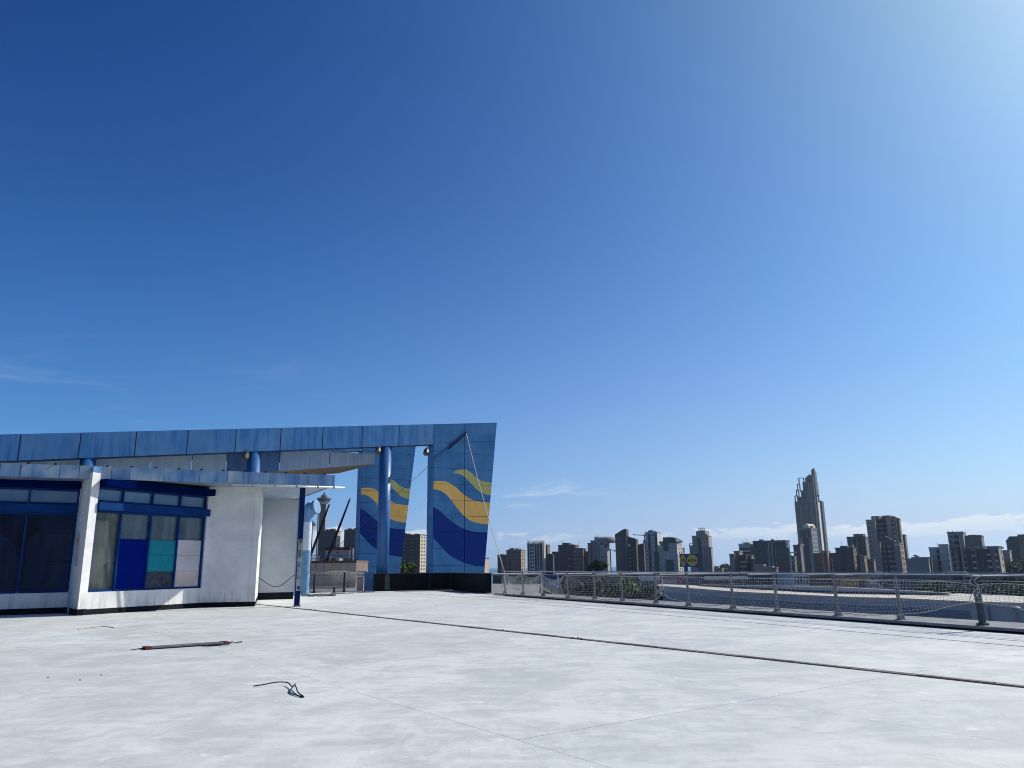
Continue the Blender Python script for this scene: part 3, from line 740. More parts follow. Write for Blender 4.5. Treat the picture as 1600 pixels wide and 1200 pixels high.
for z0_, z1_ in zip(zr[1:], zr[:-1]):
    mid = ul2 + 2.15
    panel(portal2, [fpt(ul2, z0_, d2), fpt(mid, z0_, d2), fpt(mid, z1_, d2), fpt(ul2, z1_, d2)], 0, M_wave, uvr)
    panel(portal2, [fpt(mid, z0_, d2), fpt(re2(z0_), z0_, d2), fpt(re2(z1_), z1_, d2), fpt(mid, z1_, d2)], 0, M_wave, uvr)
    build('side_panel', MB().box(fpt(ul2 - .012, z0_ + .012, d2), -A * .03, B * .75, Z * (z1_ - z0_ - .024)), M_beam, portal2)
mb2 = MB().prism([fpt(ul2 + .005, 0, d2 + TH), fpt(re2(0) - .02, 0, d2 + TH), fpt(re2(zt2) - .02, zt2 - .02, d2 + TH), fpt(ul2 + .005, zt2 - .02, d2 + TH)], B * DEP)
ue = ul2 - 44
mb2.prism([fpt(ue, zt2 - 1.25 - 44 * .118, d2 + TH), fpt(ul2, zt2 - 1.25, d2 + TH), fpt(ul2, zt2 - .02, d2 + TH), fpt(ue, zt2 - 44 * .118, d2 + TH)], B * DEP)
build('steel_core', mb2, plain('frame_core', (.010, .022, .06), .6), portal2)
k = 0
while k < 16:
    a_, b__ = ul2 - pitch_ * (k + 1), ul2 - pitch_ * k; s_ = lambda u: zt2 - .118 * (ul2 - u)
    panel(portal2, [fpt(a_, s_(a_) - 1.25, d2), fpt(b__, s_(b__) - 1.25, d2), fpt(b__, s_(b__), d2), fpt(a_, s_(a_), d2)], 0, M_beam); k += 1
# roof wing between the portals: pale fascia, timber soffit
dW = 1.9
qw = lambda x, y: uz(pl(x, y, p0 + B * dW, AN))
(uT, zTt), (_, zTb) = qw(586, 709), qw(586, 725.3); (uK, zKb) = qw(439, 736.5)
wt = lambda u: zTt + .035 * (u - uT); wb = lambda u: zTb + (zTb - zKb) / (uT - uK) * (u - uT)
wing = thing('roof_wing', fpt(uT, zTb, dW), 'pale blue grey roof wing with timber soffit tucked under the portal beam', 'roof')
wend = uT - 30
cuts = [uT] + [qw(x, 722)[0] for x in (515, 437, 354, 300, 235, 165, 118, 70, 10)] + [wend]
cm = streaky('pale_wing_panel', (.15, .23, .36), (.22, .31, .44), (.20, .29, .42), .4, 3.); cd = streaky('blue_wing_panel', (.015, .07, .20), (.03, .10, .25), (.05, .13, .27), .4, 4.); cw = streaky('grey_wing_panel', (.18, .28, .38), (.25, .35, .45), (.22, .32, .43), .4, 6.)
for i, (a_, b__) in enumerate(zip(cuts[1:], cuts[:-1])):
    panel(wing, [fpt(a_, wb(a_), dW), fpt(b__, wb(b__), dW), fpt(b__, wt(b__), dW), fpt(a_, wt(a_), dW)], 0, (cm, cm, cd, cw, cw, cw, cm, cw, cm, cm)[i], None, 'fascia_panel')
WD = 6.4
for nm, off0, off1, mt in (('soffit', .0, .04, M_soffit), ('roof_deck_board', None, None, plain('roof_felt', (.12, .12, .12), .9))):
    f_ = (lambda u: wb(u) + .01) if nm == 'soffit' else (lambda u: wt(u) - .06)
    mb = MB(); pts = [fpt(wend, f_(wend), dW + TH + .003), fpt(uT - .02, f_(uT), dW + TH + .003), fpt(uT - .02, f_(uT), dW + WD), fpt(wend, f_(wend), dW + WD)]
    mb.prism(pts, Z * .05); build(nm, mb, mt, wing)
build('end_panel', MB().prism([fpt(uT, wb(uT), dW + TH), fpt(uT, wb(uT), dW + WD), fpt(uT, wt(uT), dW + WD), fpt(uT, wt(uT), dW + TH)], -A * .018), cm, wing)
# black parapet round the portal's foot
pk = [fl(585, 924), fl(671, 922), fl(704, 921.6), fl(759, 926.6)]
par = thing('parapet', pk[1], 'low black parapet wall round the foot of the blue portal', 'parapet')
for a_, b__ in zip(pk[:-1], pk[1:]):
    U = unit(b__ - a_); N = nrm(U)
    build('wall', MB().box(a_ + U * .004, b__ - a_ - U * .008, -N * .35, Z * 1.07), M_black, par)
    build('coping', MB().box(a_ + N * .03 + Z * 1.073, b__ - a_ - U * .01, -N * .41, Z * .035), plain('coping_dark', (.03, .035, .045), .5), par)
build('lighter_strip', MB().box(lerp(pk[0], pk[1], .18) + nrm(unit(pk[1] - pk[0])) * .003 + Z * .05, (pk[1] - pk[0]) * .09, nrm(unit(pk[1] - pk[0])) * .004, Z * .98), plain('lighter_black', (.045, .06, .05), .8, .6, 5.), par)  # slightly lighter upright strip on the left parapet wall
# rope and wire hung from the pillar's fixing
fx_ = on(726.5, 677.5) + AN * .12
fix = thing('guy_wire', fx_, 'dark wire stretched from the wave pillar down to the deck edge on the left', 'wire')
we = at(478, 898, 46.0)
build('bracket', MB().box(fx_ - A * .06 - Z * .1 - AN * .10, A * .12, AN * .16, Z * .2), M_core, fix)
dirw = we - fx_
build('cable', MB().tube([fx_ + dirw * t for t in np.linspace(0, 1, 8)], .013, 6), M_core, fix)
build('shadow_wedge', MB().tube([fx_ + dirw * .004, fx_ + dirw * .06, fx_ + dirw * .115, fx_ + dirw * .14], [.07, .10, .09, .015], 8), plain('shadow_wedge_dark', (.004, .016, .06), .8, spec=.1), fix)  # tapered dark body stands in for the bracket's shadow on the pillar
rend = on_rail(26.95, 1.25, -.06)
rope('hanging_rope', 'long pale rope stretched from the wave pillar top to the rail end', [lerp(fx_ + AN * .05, rend, t) - Z * (.25 * math.sin(t * math.pi)) + AN * .0 for t in np.linspace(0, 1, 14)], .022)
def floodlight(p, label):
    t = thing('floodlight', p, label, 'floodlight', 'floodlights under the portal beam')
    build('bracket', MB().box(p - A * .03 - B * .02 - Z * .02, A * .06, B * .04, Z * .30), M_galv_dark, t)
    ax = unit(-A * .3 + AN * .35 - Z * .5)
    build('head', MB().tube([p - ax * .05, p + ax * .22, p + ax * .48], [.12, .2, .2], 12), plain('lamp_housing', (.03, .032, .035), .4), t)
    build('lens', MB().tube([p + ax * .482, p + ax * .50], .17, 12), plain('lamp_lens', (.10, .105, .11), .2), t)
for x, y, lb in ((667, 702, 'small floodlight hanging beside the wave pillar'), (592, 700, 'small floodlight hanging beside the front round column under the beam'), (386, 709, 'small floodlight beside the round column behind the pavilion roof')):
    floodlight(on(x, y, -.02 if x != 592 else .1), lb)
# ------------------------------------------------------------------ terrain, sea, hills
def gz(x, y):
    r = math.hypot(x, y); t = min(1, max(0, (r - 70) / 1150)); t = t * t * (3 - 2 * t)
    z = -7.6 - 36 * t
    hx = math.exp(-((x - 330) / 150) ** 2 - ((y - 560) / 170) ** 2)   # wooded rise on the right
    return z + 22 * hx
def grid(name, xs, ys, zf, mat):
    me = bpy.data.meshes.new(name); vs_ = [(x, y, zf(x, y)) for y in ys for x in xs]; n = len(xs)
    me.from_pydata(vs_, [], [(j * n + i, j * n + i + 1, (j + 1) * n + i + 1, (j + 1) * n + i) for j in range(len(ys) - 1) for i in range(n - 1)])
    me.materials.append(mat); o = bpy.data.objects.new(name, me); col.objects.link(o); o['kind'] = 'structure'; return o
def ground_material():
    mt, N, b = newmat('town_ground'); p = wpos(N)
    n = N.noise(p, .02, 6, .6); n2 = N.noise(p, .12, 6, .65)
    c = N.mix(N.mr(n, .4, .6), (.10, .10, .095), (.055, .075, .035)); c = N.mix(N.mr(n2, .5, .7), c, (.19, .17, .14))
    N.put(b.inputs['Base Color'], c); b.inputs['Roughness'].default_value = .95; return mt
def coast(x, y):
    z = gz(x, y); d = y - (1500 + 120 * math.sin(x / 310.)); return z if d < 0 else max(z - d * .25, -60)
grid('ground', list(np.linspace(-1700, 1900, 73)), list(np.concatenate([np.linspace(-300, 300, 25), np.linspace(340, 1700, 40)])), coast, ground_material())
def sea_material():
    mt, N, b = newmat('sea_water'); p = wpos(N)
    n = N.noise(N.mapping(p, (.004, .03, 1)), 1., 5, .6)
    N.put(b.inputs['Base Color'], N.mix(n, (.012, .075, .14), (.02, .12, .19))); b.inputs['Roughness'].default_value = .35
    bn = N.n('ShaderNodeBump'); bn.inputs['Strength'].default_value = .6; bn.inputs['Distance'].default_value = .5
    N.put(bn.inputs['Height'], N.noise(N.mapping(p, (.05, .2, 1)), 1., 4)); N.put(b.inputs['Normal'], bn.outputs[0]); return mt
grid('sea', [-12000, -4000, -1500, 1500, 4000, 12000], [1350, 3000, 7000, 12000], lambda x, y: -46., sea_material())
hm = plain('hill_scrub', (.10, .105, .085), .95, .3, .01)
def ridge(x, y):
    a_ = math.degrees(math.atan2(x, y)); r = math.hypot(x, y)
    h = 205 * math.exp(-((a_ + 17.5) / 4.6) ** 2) * (.86 + .10 * math.sin(a_ * 2.3) + .06 * math.sin(a_ * 6.1))
    return -48 + h * math.exp(-((r - 4300) / 800) ** 2)
grid('hills', list(np.linspace(-2600, -250, 70)), list(np.linspace(2700, 5400, 24)), ridge, hm)

# ------------------------------------------------------------------ plants
def leaf_mesh(name, blobs, n, size, mat, seed=0):
    """many small leaf faces through uneven clumps"""
    r = np.random.default_rng(seed); vs_ = []; fs = []
    w = np.array([b[1][0] * b[1][1] * b[1][2] for b in blobs]) ** .67; w = w / w.sum()
    for (c, rad), k in zip(blobs, (w * n).astype(int)):
        d = r.normal(size=(k, 3)); d /= np.linalg.norm(d, axis=1)[:, None]
        rr = r.random(k)[:, None] ** .4
        P = np.array(c) + d * rr * np.array(rad) * (1 + .16 * np.sin(d[:, :1] * 7 + d[:, 1:2] * 5 + seed))
        t = r.normal(size=(k, 3)); t /= np.linalg.norm(t, axis=1)[:, None]
        s_ = np.cross(d + .4 * r.normal(size=(k, 3)), t); s_ /= np.linalg.norm(s_, axis=1)[:, None] + 1e-9
        sz = size * (.6 + .8 * r.random(k))[:, None]
        for p_, a_, b_, z_ in zip(P, t, s_, sz):
            i = len(vs_); vs_ += [tuple(p_ - a_ * z_ * .5), tuple(p_ + b_ * z_ * .32), tuple(p_ + a_ * z_ * .5), tuple(p_ - b_ * z_ * .32)]; fs.append((i, i + 1, i + 2, i + 3))
    me = bpy.data.meshes.new(name); me.from_pydata(vs_, [], fs); me.materials.append(mat); return me
M_leaf = leafmat('broad_leaf', (.024, .055, .008), (.11, .17, .03)); M_leafd = leafmat('pine_leaf', (.008, .022, .010), (.034, .062, .022)); M_leafy = leafmat('yellow_hedge_leaf', (.06, .07, .012), (.19, .17, .035))
M_bark = plain('bark', (.075, .058, .042), .95, .4, 4.)
def tree(base, h, r, label, group, mat=M_leaf, n=2600, size=.34, seed=0, form='round', name='tree', trunk=.45, cat='tree'):
    t = thing(name, base, label, cat, group); rr = random.Random(seed); blobs = []
    if form == 'round':
        for i in range(11):
            a_ = rr.random() * 6.28; q_ = rr.uniform(.15, .72) * r; z = rr.uniform(trunk + .12, .90) * h
            k = rr.uniform(.34, .56) * r; blobs.append(((q_ * math.cos(a_), q_ * math.sin(a_), z), (k, k, k * .8)))
    elif form == 'cone':
        for i in range(9):
            f = i / 8; k = r * (1.05 - f * .85); blobs.append(((rr.uniform(-.1, .1) * r, rr.uniform(-.1, .1) * r, h * (.08 + .87 * f)), (k, k, h * .10)))
    elif form == 'flat':
        for i in range(15):
            a_ = rr.random() * 6.28; q_ = rr.uniform(.0, .85) * r; z = h * (.62 + .30 * (1 - (q_ / r) ** 2)) + rr.uniform(-.05, .05) * h
            k = rr.uniform(.24, .4) * r; blobs.append(((q_ * math.cos(a_), q_ * math.sin(a_), z), (k, k, k * .55)))
    tb = MB(); tb.tube([(0, 0, 0), (rr.uniform(-.1, .1), rr.uniform(-.1, .1), h * .35), (rr.uniform(-.2, .2), 0, h * .72)], [h * .03, h * .024, h * .010], 8)
    for b_ in blobs[:7]: tb.tube([(0, 0, h * rr.uniform(.3, .5)), tuple(np.array(b_[0]) * V(.55, .55, .85)), b_[0]], [h * .012, h * .008, h * .003], 5)
    o = bpy.data.objects.new('trunk', tb.mesh('trunk', M_bark)); col.objects.link(o); o.parent = t
    o = bpy.data.objects.new('crown', leaf_mesh('crown', blobs, n, size, mat, seed)); col.objects.link(o); o.parent = t
    return t
def plant(px, pytop, D, r, label, group, **kw):
    p = at(px, pytop, D); z = gz(p[0], p[1]); return tree(V(p[0], p[1], z), p[2] - z, r, label, group, **kw)
GT = 'trees beyond the railing'
plant(917, 900, 72, 2.7, 'dense green tree just right of the blue roadside panel', GT, seed=1, mat=M_leafd)
plant(948, 896, 76, 2.9, 'wide green tree behind the net below the dark pine crown', GT, seed=2)
plant(984, 897, 70, 2.1, 'olive green tree with pale blossoms left of the white roof sign', GT, seed=3)
plant(1004, 907, 62, 1.6, 'rounded bushy tree against the corner of the neighbouring roof', GT, seed=4, mat=M_leafd)
plant(820, 905, 66, 2.4, 'grey green tree behind the bunched net', GT, seed=5)
plant(790, 908, 74, 2.2, 'small olive tree behind the last railing posts', GT, seed=6)
plant(868, 919, 60, 1.5, 'yellow green hedge bush under the blue roadside panel', 'shrubs beyond the railing', seed=7, mat=M_leafy, name='hedge_bush', cat='shrub', n=1600, size=.26, trunk=.15)
plant(890, 923, 58, 1.2, 'low yellowish bush right of the hedge by the railing', 'shrubs beyond the railing', seed=8, mat=M_leafy, name='hedge_bush', cat='shrub', n=1200, size=.26, trunk=.15)
plant(1437, 909, 105, 2.6, 'low green street tree beyond the neighbouring roof, nearest the grey low block', GT, seed=9)
plant(1462, 908, 108, 2.8, 'green street tree behind a small pale sign beyond the roof', GT, seed=10, mat=M_leafd)
plant(1490, 910, 104, 2.7, 'street tree below the stepped grey apartment block', GT, seed=12)
plant(1512, 912, 100, 2.0, 'small street tree left of the dark blue green post top', GT, seed=13, mat=M_leafd)
plant(1565, 906, 118, 3.4, 'broad street tree right of the dark blue green post', GT, seed=14, mat=M_leafd)
plant(1592, 905, 112, 3.2, 'street tree at the far right end of the railing', GT, seed=15)
plant(935, 877.5, 300, 5.6, 'large dark spreading pine in front of the rounded grey tower', 'pines in the town', seed=16, form='flat', mat=M_leafd, size=.8, n=3600, name='pine_tree')
plant(797, 876, 320, 1.0, 'slim dark cypress in front of the tan brick blocks', 'pines in the town', seed=17, form='cone', mat=M_leafd, size=.5, n=1500, name='cypress_tree')
plant(635, 872, 130, 2.2, 'palm like leafy tree seen between the two wave pillars', 'pines in the town', seed=18, mat=M_leaf, size=.42, n=1500)
plant(1120, 884, 620, 6, 'far dark tree beside the beige stepped tower near the sea', 'far trees by the sea', seed=19, size=1.5, n=900, mat=M_leafd)
plant(1133, 879, 640, 5, 'far dark tree left of the reddish terrace block', 'far trees by the sea', seed=20, size=1.5, n=900, mat=M_leafd)
for i, (x, y, d) in enumerate(((1570, 878, 430), (1583, 880, 420), (1596, 877, 430), (1576, 886, 390), (1592, 888, 380), (1560, 884, 410))):
    plant(x, y, d, 6.5 + i % 3, ['dark wooded clump under the far right tower', 'dark tree in the wood under the far right tower, second along', 'dark tree at the far right edge of the wood', 'lower dark tree in front of the right wood', 'lowest dark tree at the right end of the wood', 'dark tree at the left end of the right wood'][i], 'wood under the far right tower', seed=30 + i, size=1.3, n=1100, mat=M_leafd)
pp = at(1430, 867, 560); pz = gz(pp[0], pp[1])
pal = thing('palm_tree', (pp[0], pp[1], pz), 'lone tall palm on the skyline above the long low grey block', 'palm')
ph = pp[2] - pz
build('trunk', MB().tube([V(pp[0], pp[1], pz), V(pp[0] + .3, pp[1], pz + ph * .5), V(pp[0], pp[1], pz + ph - .8)], [.5, .35, .3], 7), M_bark, pal)
fm = MB()
for k in range(26):
    a_ = k * 2.4; e = random.uniform(-.5, .9); c = V(pp[0], pp[1], pz + ph - 1.1); L = 2.9
    d_ = V(math.cos(a_) * math.cos(e), math.sin(a_) * math.cos(e), math.sin(e)); sdv = unit(np.cross(d_, Z)) * .38
    m1 = c + d_ * L * .6; m2_ = c + d_ * L * .95 - Z * .9; fm.quad(c - sdv * .4, m1 - sdv, m1 + sdv, c + sdv * .4); fm.quad(m1 - sdv, m2_, m2_ + sdv * .1, m1 + sdv)
build('frond_crown', fm, M_leafd, pal)

# ------------------------------------------------------------------ yard on the left, seen under the canopy
def atz(px, py, D): return at(px, py, D)
def slabbox(px0, px1, pyt, D, z0, depth, mat, name='wall', parent=None, **kw):
    a_, b_ = at(px0, pyt, D), at(px1, pyt, D)
    return build(name, MB().box(V(a_[0], D, z0), V(b_[0] - a_[0], 0, 0), V(0, depth, 0), Z * ((a_[2] + b_[2]) / 2 - z0)), mat, parent, **kw)
M_tan = plain('tan_tiles', (.56, .455, .36), .8, .10, 1.2)
tb_ = at(470, 876.5, 62)
tanw = thing('stair_block', V(tb_[0], 62, -7), 'low tan tiled block behind the sagging net under the canopy', 'building')
xa, xb, zt0 = at(468, 877, 62)[0], at(557, 876, 62)[0], at(520, 876.5, 62)[2]
build('wall', MB().box(V(xa, 62.03, -7), V(xb - xa, 0, 0), V(0, 6, 0), Z * (zt0 + 6.9)), plain('tan_mortar', (.17, .14, .115), .9), tanw)
tw = (xb - xa) / 7; tile = MB().box(V(0, 0, 0), V(tw - .03, 0, 0), V(0, .025, 0), Z * .93).mesh('tile', M_tan)
for i in range(7):
    for j in range(4):
        o = bpy.data.objects.new('tile', tile); col.objects.link(o); o.parent = tanw; o.location = tuple(V(xa + i * tw + .015, 62.0, zt0 - .13 - (j + 1) * .955) - origin(tanw))
build('coping', MB().box(V(xa - .1, 61.9, zt0 - .11), V(xb - xa + .12, 0, 0), V(0, 6.2, 0), Z * .13), plain('coping_brown', (.14, .10, .085), .8), tanw)
rl_ = thing('roof_railing', V(xa, 62.4, zt0), 'thin grey rail on top of the tan tiled block', 'railing')
rm = MB(); rm.tube([V(xa, 62.4, zt0 + .42), V(xb - .1, 62.4, zt0 + .42)], .03, 6); rm.tube([V(xa, 62.4, zt0 + .22), V(xb - .1, 62.4, zt0 + .22)], .02, 6); build('rail', rm, M_galv, rl_)
for k in range(5):
    x = lerp(xa + .5, xb - .3, k / 4); build('post', MB().tube([V(x, 62.4, zt0 + .02), V(x, 62.4, zt0 + .44)], .03, 6), M_galv, rl_)
# leaning poles, lamp, board
for (a_, b_, lb) in (((486.5, 865), (513, 792), 'black pole leaning behind the tan block, the left one'), ((512, 871), (545.5, 783), 'longer black pole leaning over the red topped board')):
    p_, q_ = at(*a_, 66), at(*b_, 66); p2 = lerp(p_, q_, -.75)
    lp = thing('leaning_pole', p2, lb, 'pole', 'leaning poles behind the tan block')
    build('shaft', MB().tube([p2, lerp(p_, q_, .55), q_], [.11, .10, .07], 8), M_core, lp)
    build('tip', MB().tube([q_, q_ + unit(q_ - p_) * .25], [.10, .05], 8), M_galv_dark, lp)
lb_ = at(485.5, 872, 60); lt = at(486, 814, 60); zb0 = -7.
lam = thing('street_lamp', V(lb_[0], 60, zb0), 'black post lamp with lantern head beside the pale blue vent', 'street lamp')
build('lamp_post', MB().lathe((lb_[0], 60, zb0), [(.16, 0), (.14, .6), (.07, .8), (.06, lt[2] - zb0 - .9), (.09, lt[2] - zb0 - .85)], 10), M_core, lam)
build('lantern', MB().lathe((lb_[0], 60, lt[2] - .88), [(.12, 0), (.22, .5), (.22, .55)], 6), plain('lantern_glass', (.55, .52, .46), .3, .1), lam)
build('lantern_cap', MB().lathe((lb_[0], 60, lt[2] - .325), [(.30, 0), (.2, .16), (.05, .30), (.03, .38)], 6), M_core, lam)
Db = 70; c0, c1 = at(508, 871, Db), at(546.5, 871, Db); t0, t1, t2 = at(508, 872, Db)[2], at(508, 860, Db)[2], at(508, 855.5, Db)[2]
bd = thing('roadside_board', V(c0[0], Db, t0), 'white notice board with dark red top strip behind the tan block', 'sign')
build('board', MB().box(V(c0[0], Db, t0), V(c1[0] - c0[0], 0, 0), V(0, .12, 0), Z * (t1 - t0)), plain('board_white', (.42, .46, .50), .6, .1), bd)
build('header', MB().box(V(c0[0], Db - .02, t1 + .01), V(c1[0] - c0[0], 0, 0), V(0, .16, 0), Z * (t2 - t1)), plain('board_red', (.20, .012, .02), .6, .3, 4.), bd)
def glyphs(o, xs, z, h, w, y, mat, parent, seed=0):
    r_ = random.Random(seed); mb = MB()
    for x in xs:
        k = r_.randint(0, 3)
        mb.box(V(x, y, z), V(w * .22, 0, 0), V(0, .02, 0), Z * h)
        if k != 1: mb.box(V(x + w * .22, y, z + h * .8), V(w * .5, 0, 0), V(0, .02, 0), Z * h * .2)
        if k != 0: mb.box(V(x + w * .22, y, z + h * .4), V(w * .45, 0, 0), V(0, .02, 0), Z * h * .2)
        if k > 1: mb.box(V(x + w * .22, y, z), V(w * .5, 0, 0), V(0, .02, 0), Z * h * .2)
        if k % 2: mb.box(V(x + w * .70, y, z), V(w * .2, 0, 0), V(0, .02, 0), Z * h)
    return build('lettering', mb, mat, parent)
Mlet = plain('lettering_blue', (.015, .02, .10), .6); Wb = c1[0] - c0[0]
glyphs(bd, [c0[0] + Wb * f for f in (.22, .27, .32, .37, .44, .49, .53, .60, .66, .71)], t0 + .12, .13, .085, Db - .03, Mlet, bd, 2)
build('emblem', MB().box(V(c0[0] + Wb * .44, Db - .03, t0 + .46), V(.26, 0, 0), V(0, .02, 0), Z * .07), Mlet, bd)
glyphs(bd, [c0[0] + Wb * f for f in (.14, .28, .34, .40, .46, .54, .60, .66, .72, .80)], t1 + .07, .11, .09, Db - .05, plain('lettering_pale', (.38, .22, .22), .6), bd, 5)
wp = at(548.6, 856, 69); build('mast', MB().tube([V(wp[0], Db - .1, -7), V(wp[0], Db - .1, wp[2])], .07, 8), M_alum, bd)
for k in (.06, .94): build('leg', MB().tube([V(c0[0] + Wb * k, Db + .08, -7.5), V(c0[0] + Wb * k, Db + .08, t0 + .05)], .06, 6), M_galv_dark, bd)
# low pale wall, dark posts with sagging net, tan step and blue cabinet at the deck edge
l0, l1 = fl(474, 925.5), fl(551, 923.0)
eU = unit(l1 - l0); eN = nrm(eU); eL = np.linalg.norm(l1 - l0)
lw = thing('low_wall', l0 - eU * 2, 'low pale mauve wall at the deck edge under the sagging net', 'wall')
build('wall', MB().box(l0 - eU * 2.5 - eN * .5, eU * (eL + 2.3), -eN * .2, Z * .27), plain('mauve_render', (.40, .36, .38), .85, .12), lw)
build('coping', MB().box(l0 - eU * 2.5 - eN * .47 + Z * .273, eU * (eL + 2.3), -eN * .26, Z * .05), plain('mauve_coping', (.24, .22, .24), .85, .12), lw)
for x, yt, yb, lb in ((490.5, 897, 926.5, 'dark net post beside the pale blue vent'), (537.5, 894.5, 925.5, 'dark net post in front of the tan block, the taller one'), (522, 917, 926, 'short dark stump post on the low mauve wall')):
    b_ = fl(x, yb); zt_ = zat(yt, b_[0], b_[1])
    np_ = thing('net_post', b_, lb, 'post', 'dark posts along the left deck edge')
    build('shaft', MB().tube([b_, b_ + Z * zt_], .065, 8), M_core, np_); build('foot', MB().abox(b_, .26, .26, .06), M_core, np_)
nt = thing('sagging_net', l0, 'pale grey net sagging between dark posts in front of the tan block', 'net', 'cord nets at the deck edge')
nm_ = MB(); nn, rr_ = 46, 13; GG = []
for i in range(nn + 1):
    f = i / nn; x = l0 - eU * .6 + eU * (eL + 1.0) * f + eN * -.15
    top = 1.22 + .10 * abs(math.sin(f * 3.14 * 2.2)) * (1 if f < .9 else .4) - .05; bot = .30 + .06 * math.sin(f * 9)
    GG.append([x + Z * (top + (bot - top) * j / rr_ + random.uniform(-.012, .012)) + eU * random.uniform(-.015, .015) + eN * .12 * math.sin(j / rr_ * 3.1) for j in range(rr_ + 1)])
def strand(mb, p, q_, r):
    d = q_ - p; x = unit(np.cross(d, Z + V(.1, .2, 0))); y = unit(np.cross(d, x)); vs_ = []
    for e in (p, q_):
        for a_ in (0, 2.094, 4.189): vs_.append(e + (x * math.cos(a_) + y * math.sin(a_)) * r)
    mb.add(vs_, [(0, 1, 4, 3), (1, 2, 5, 4), (2, 0, 3, 5)])
for i in range(nn):
    for j in range(rr_):
        strand(nm_, GG[i][j], GG[i][j + 1], .006)
        if j: strand(nm_, GG[i][j], GG[i + 1][j], .006)
build('net_mesh', nm_, M_net, nt, kind='stuff'); build('edge_rope', MB().tube([g[0] for g in GG], .022, 5), M_rope, nt)
s0_, s1_ = fl(556, 923.3), fl(567, 923); stp = thing('tan_step', s0_, 'small tan block stub between the net and the blue cabinet', 'block')
build('block', MB().box(s0_ - V(0, -.25, 0), V(s1_[0] - s0_[0] - .02, 0, 0), V(0, .5, 0), Z * .80), M_tan, stp); build('cap', MB().box(s0_ - V(.0, -.24, 0) + Z * .803, V(s1_[0] - s0_[0] - .03, 0, 0), V(0, .5, 0), Z * .05), M_tan, stp)
s0_, s1_ = fl(567.5, 923.3), fl(583, 923.1); cab = thing('blue_cabinet', s0_, 'blue metal panelled cabinet left of the black parapet', 'cabinet')
cw_ = s1_[0] - s0_[0]
build('body', MB().box(s0_ + V(0, .2, 0), V(cw_ - .02, 0, 0), V(0, .5, 0), Z * 1.22), M_beam, cab)
for i in range(4): build('door_panel', MB().box(s0_ + V(.02 + i * (cw_ - .04) / 4, .175, .05), V((cw_ - .04) / 4 - .015, 0, 0), V(0, .02, 0), Z * .74), M_beam, cab)
lg = MB()
for k in range(5): lg.box(s0_ + V(-.52, .16, .86 + k * .085), V(.62, 0, 0), V(0, .03, 0), Z * .05)
build('louvre', lg, M_beam, cab)
# rubble along the joint by the vents
rub = MB(); r_ = random.Random(3)
for k in range(46):
    p_ = fl(r_.uniform(466, 512), 931.5) + V(r_.uniform(-.3, .3), r_.uniform(-.7, .7), 0); s_ = r_.uniform(.05, .20)
    rub.box(p_, V(s_ * 1.6, s_ * .2, 0), V(-s_ * .3, s_, 0), V(.02, 0, s_ * .55))
tag(build('rubble', rub, plain('rubble_grey', (.22, .21, .19), .95, .5, 6.)), 'broken concrete and dirt by the vent feet', None, None, 'stuff')
eg = MB()
for k in range(16):
    p_ = lerp(fl(470, 931), fl(585, 925.5), k / 16) + V(0, random.uniform(-.1, .1), 0); eg.box(p_, (fl(585, 925.5) - fl(470, 931)) / 16.4, V(-.02, .42, 0), Z * random.uniform(.03, .08))
tag(build('deck_edging', eg, plain('edging_grey', (.12, .115, .11), .95, .4, 5.)), kind='structure')

# ------------------------------------------------------------------ things lying on the deck
b0, b1 = fl(229, 1015.6), fl(369, 1006.2); bu = unit(b1 - b0); bn_ = V(-bu[1], bu[0], 0); bl = np.linalg.norm(b1 - b0)
lv = thing('long_level', b0, 'long flat dark metal bar with red end caps lying on the deck', 'metal bar')
build('bar', MB().box(b0 + bu * .06 + Z * .022, bu * (bl - .30), bn_ * .32, Z * .022), plain('bar_grey', (.15, .152, .16), .5, .4, 9.), lv)
build('underside_rail', MB().box(b0 + bu * .10 + bn_ * .02 + Z * .004, bu * (bl - .4), bn_ * .26, Z * .017), M_core, lv)
M_red = plain('red_cap', (.13, .014, .022), .6, .7, 12.)
for o_ in (b0 - bu * .02, b0 + bu * (bl - .24)): build('end_cap', MB().box(o_ + bn_ * -.015 + Z * .01, bu * .12, bn_ * .34, Z * .040), M_red, lv)
for o_, d_ in ((b0 - bu * .28, .26), (b0 + bu * (bl - .07), .22)): build('tie', MB().tube([o_ + bn_ * .1 + Z * .012, o_ + bu * d_ + bn_ * .1 + Z * .03], [.006, .014], 5), M_core, lv)
for k in range(9): build('scratch', MB().box(b0 + bu * (bl * .52 + .10 * k) + bn_ * random.uniform(.05, .2) + Z * .0445, bu * random.uniform(.03, .06), bn_ * .07, Z * .002), plain('worn_print', (.04, .04, .045), .7), lv)
rope('bar_strap', 'thin dark strap curled beside the long metal bar', spline([b0 + bu * bl * .6 - bn_ * .03 + Z * .015, b0 + bu * bl * .66 - bn_ * .28 + Z * .02, b0 + bu * bl * .8 - bn_ * .30 + Z * .03, b0 + bu * bl * .95 - bn_ * .02 + Z * .05], 24), .012, M_core, 'strap')
rope('scrap_wire', 'black bent wire with a twisted loop lying on the open deck', spline([fl(396, 1073.5) + Z * .012, fl(412, 1073.3) + Z * .03, fl(432, 1072) + Z * .05, fl(449, 1071.5) + Z * .04, fl(456, 1076.5) + Z * .03, fl(461, 1076.2) + Z * .06, fl(455, 1079) + Z * .02, fl(452.5, 1082) + Z * .012, fl(456, 1085.5) + Z * .012, fl(466, 1088.5) + Z * .012, fl(474.5, 1090.3) + Z * .012, fl(466, 1085) + Z * .02, fl(462.5, 1079) + Z * .04, fl(460, 1076) + Z * .05], 90), .0085, M_core, 'wire')
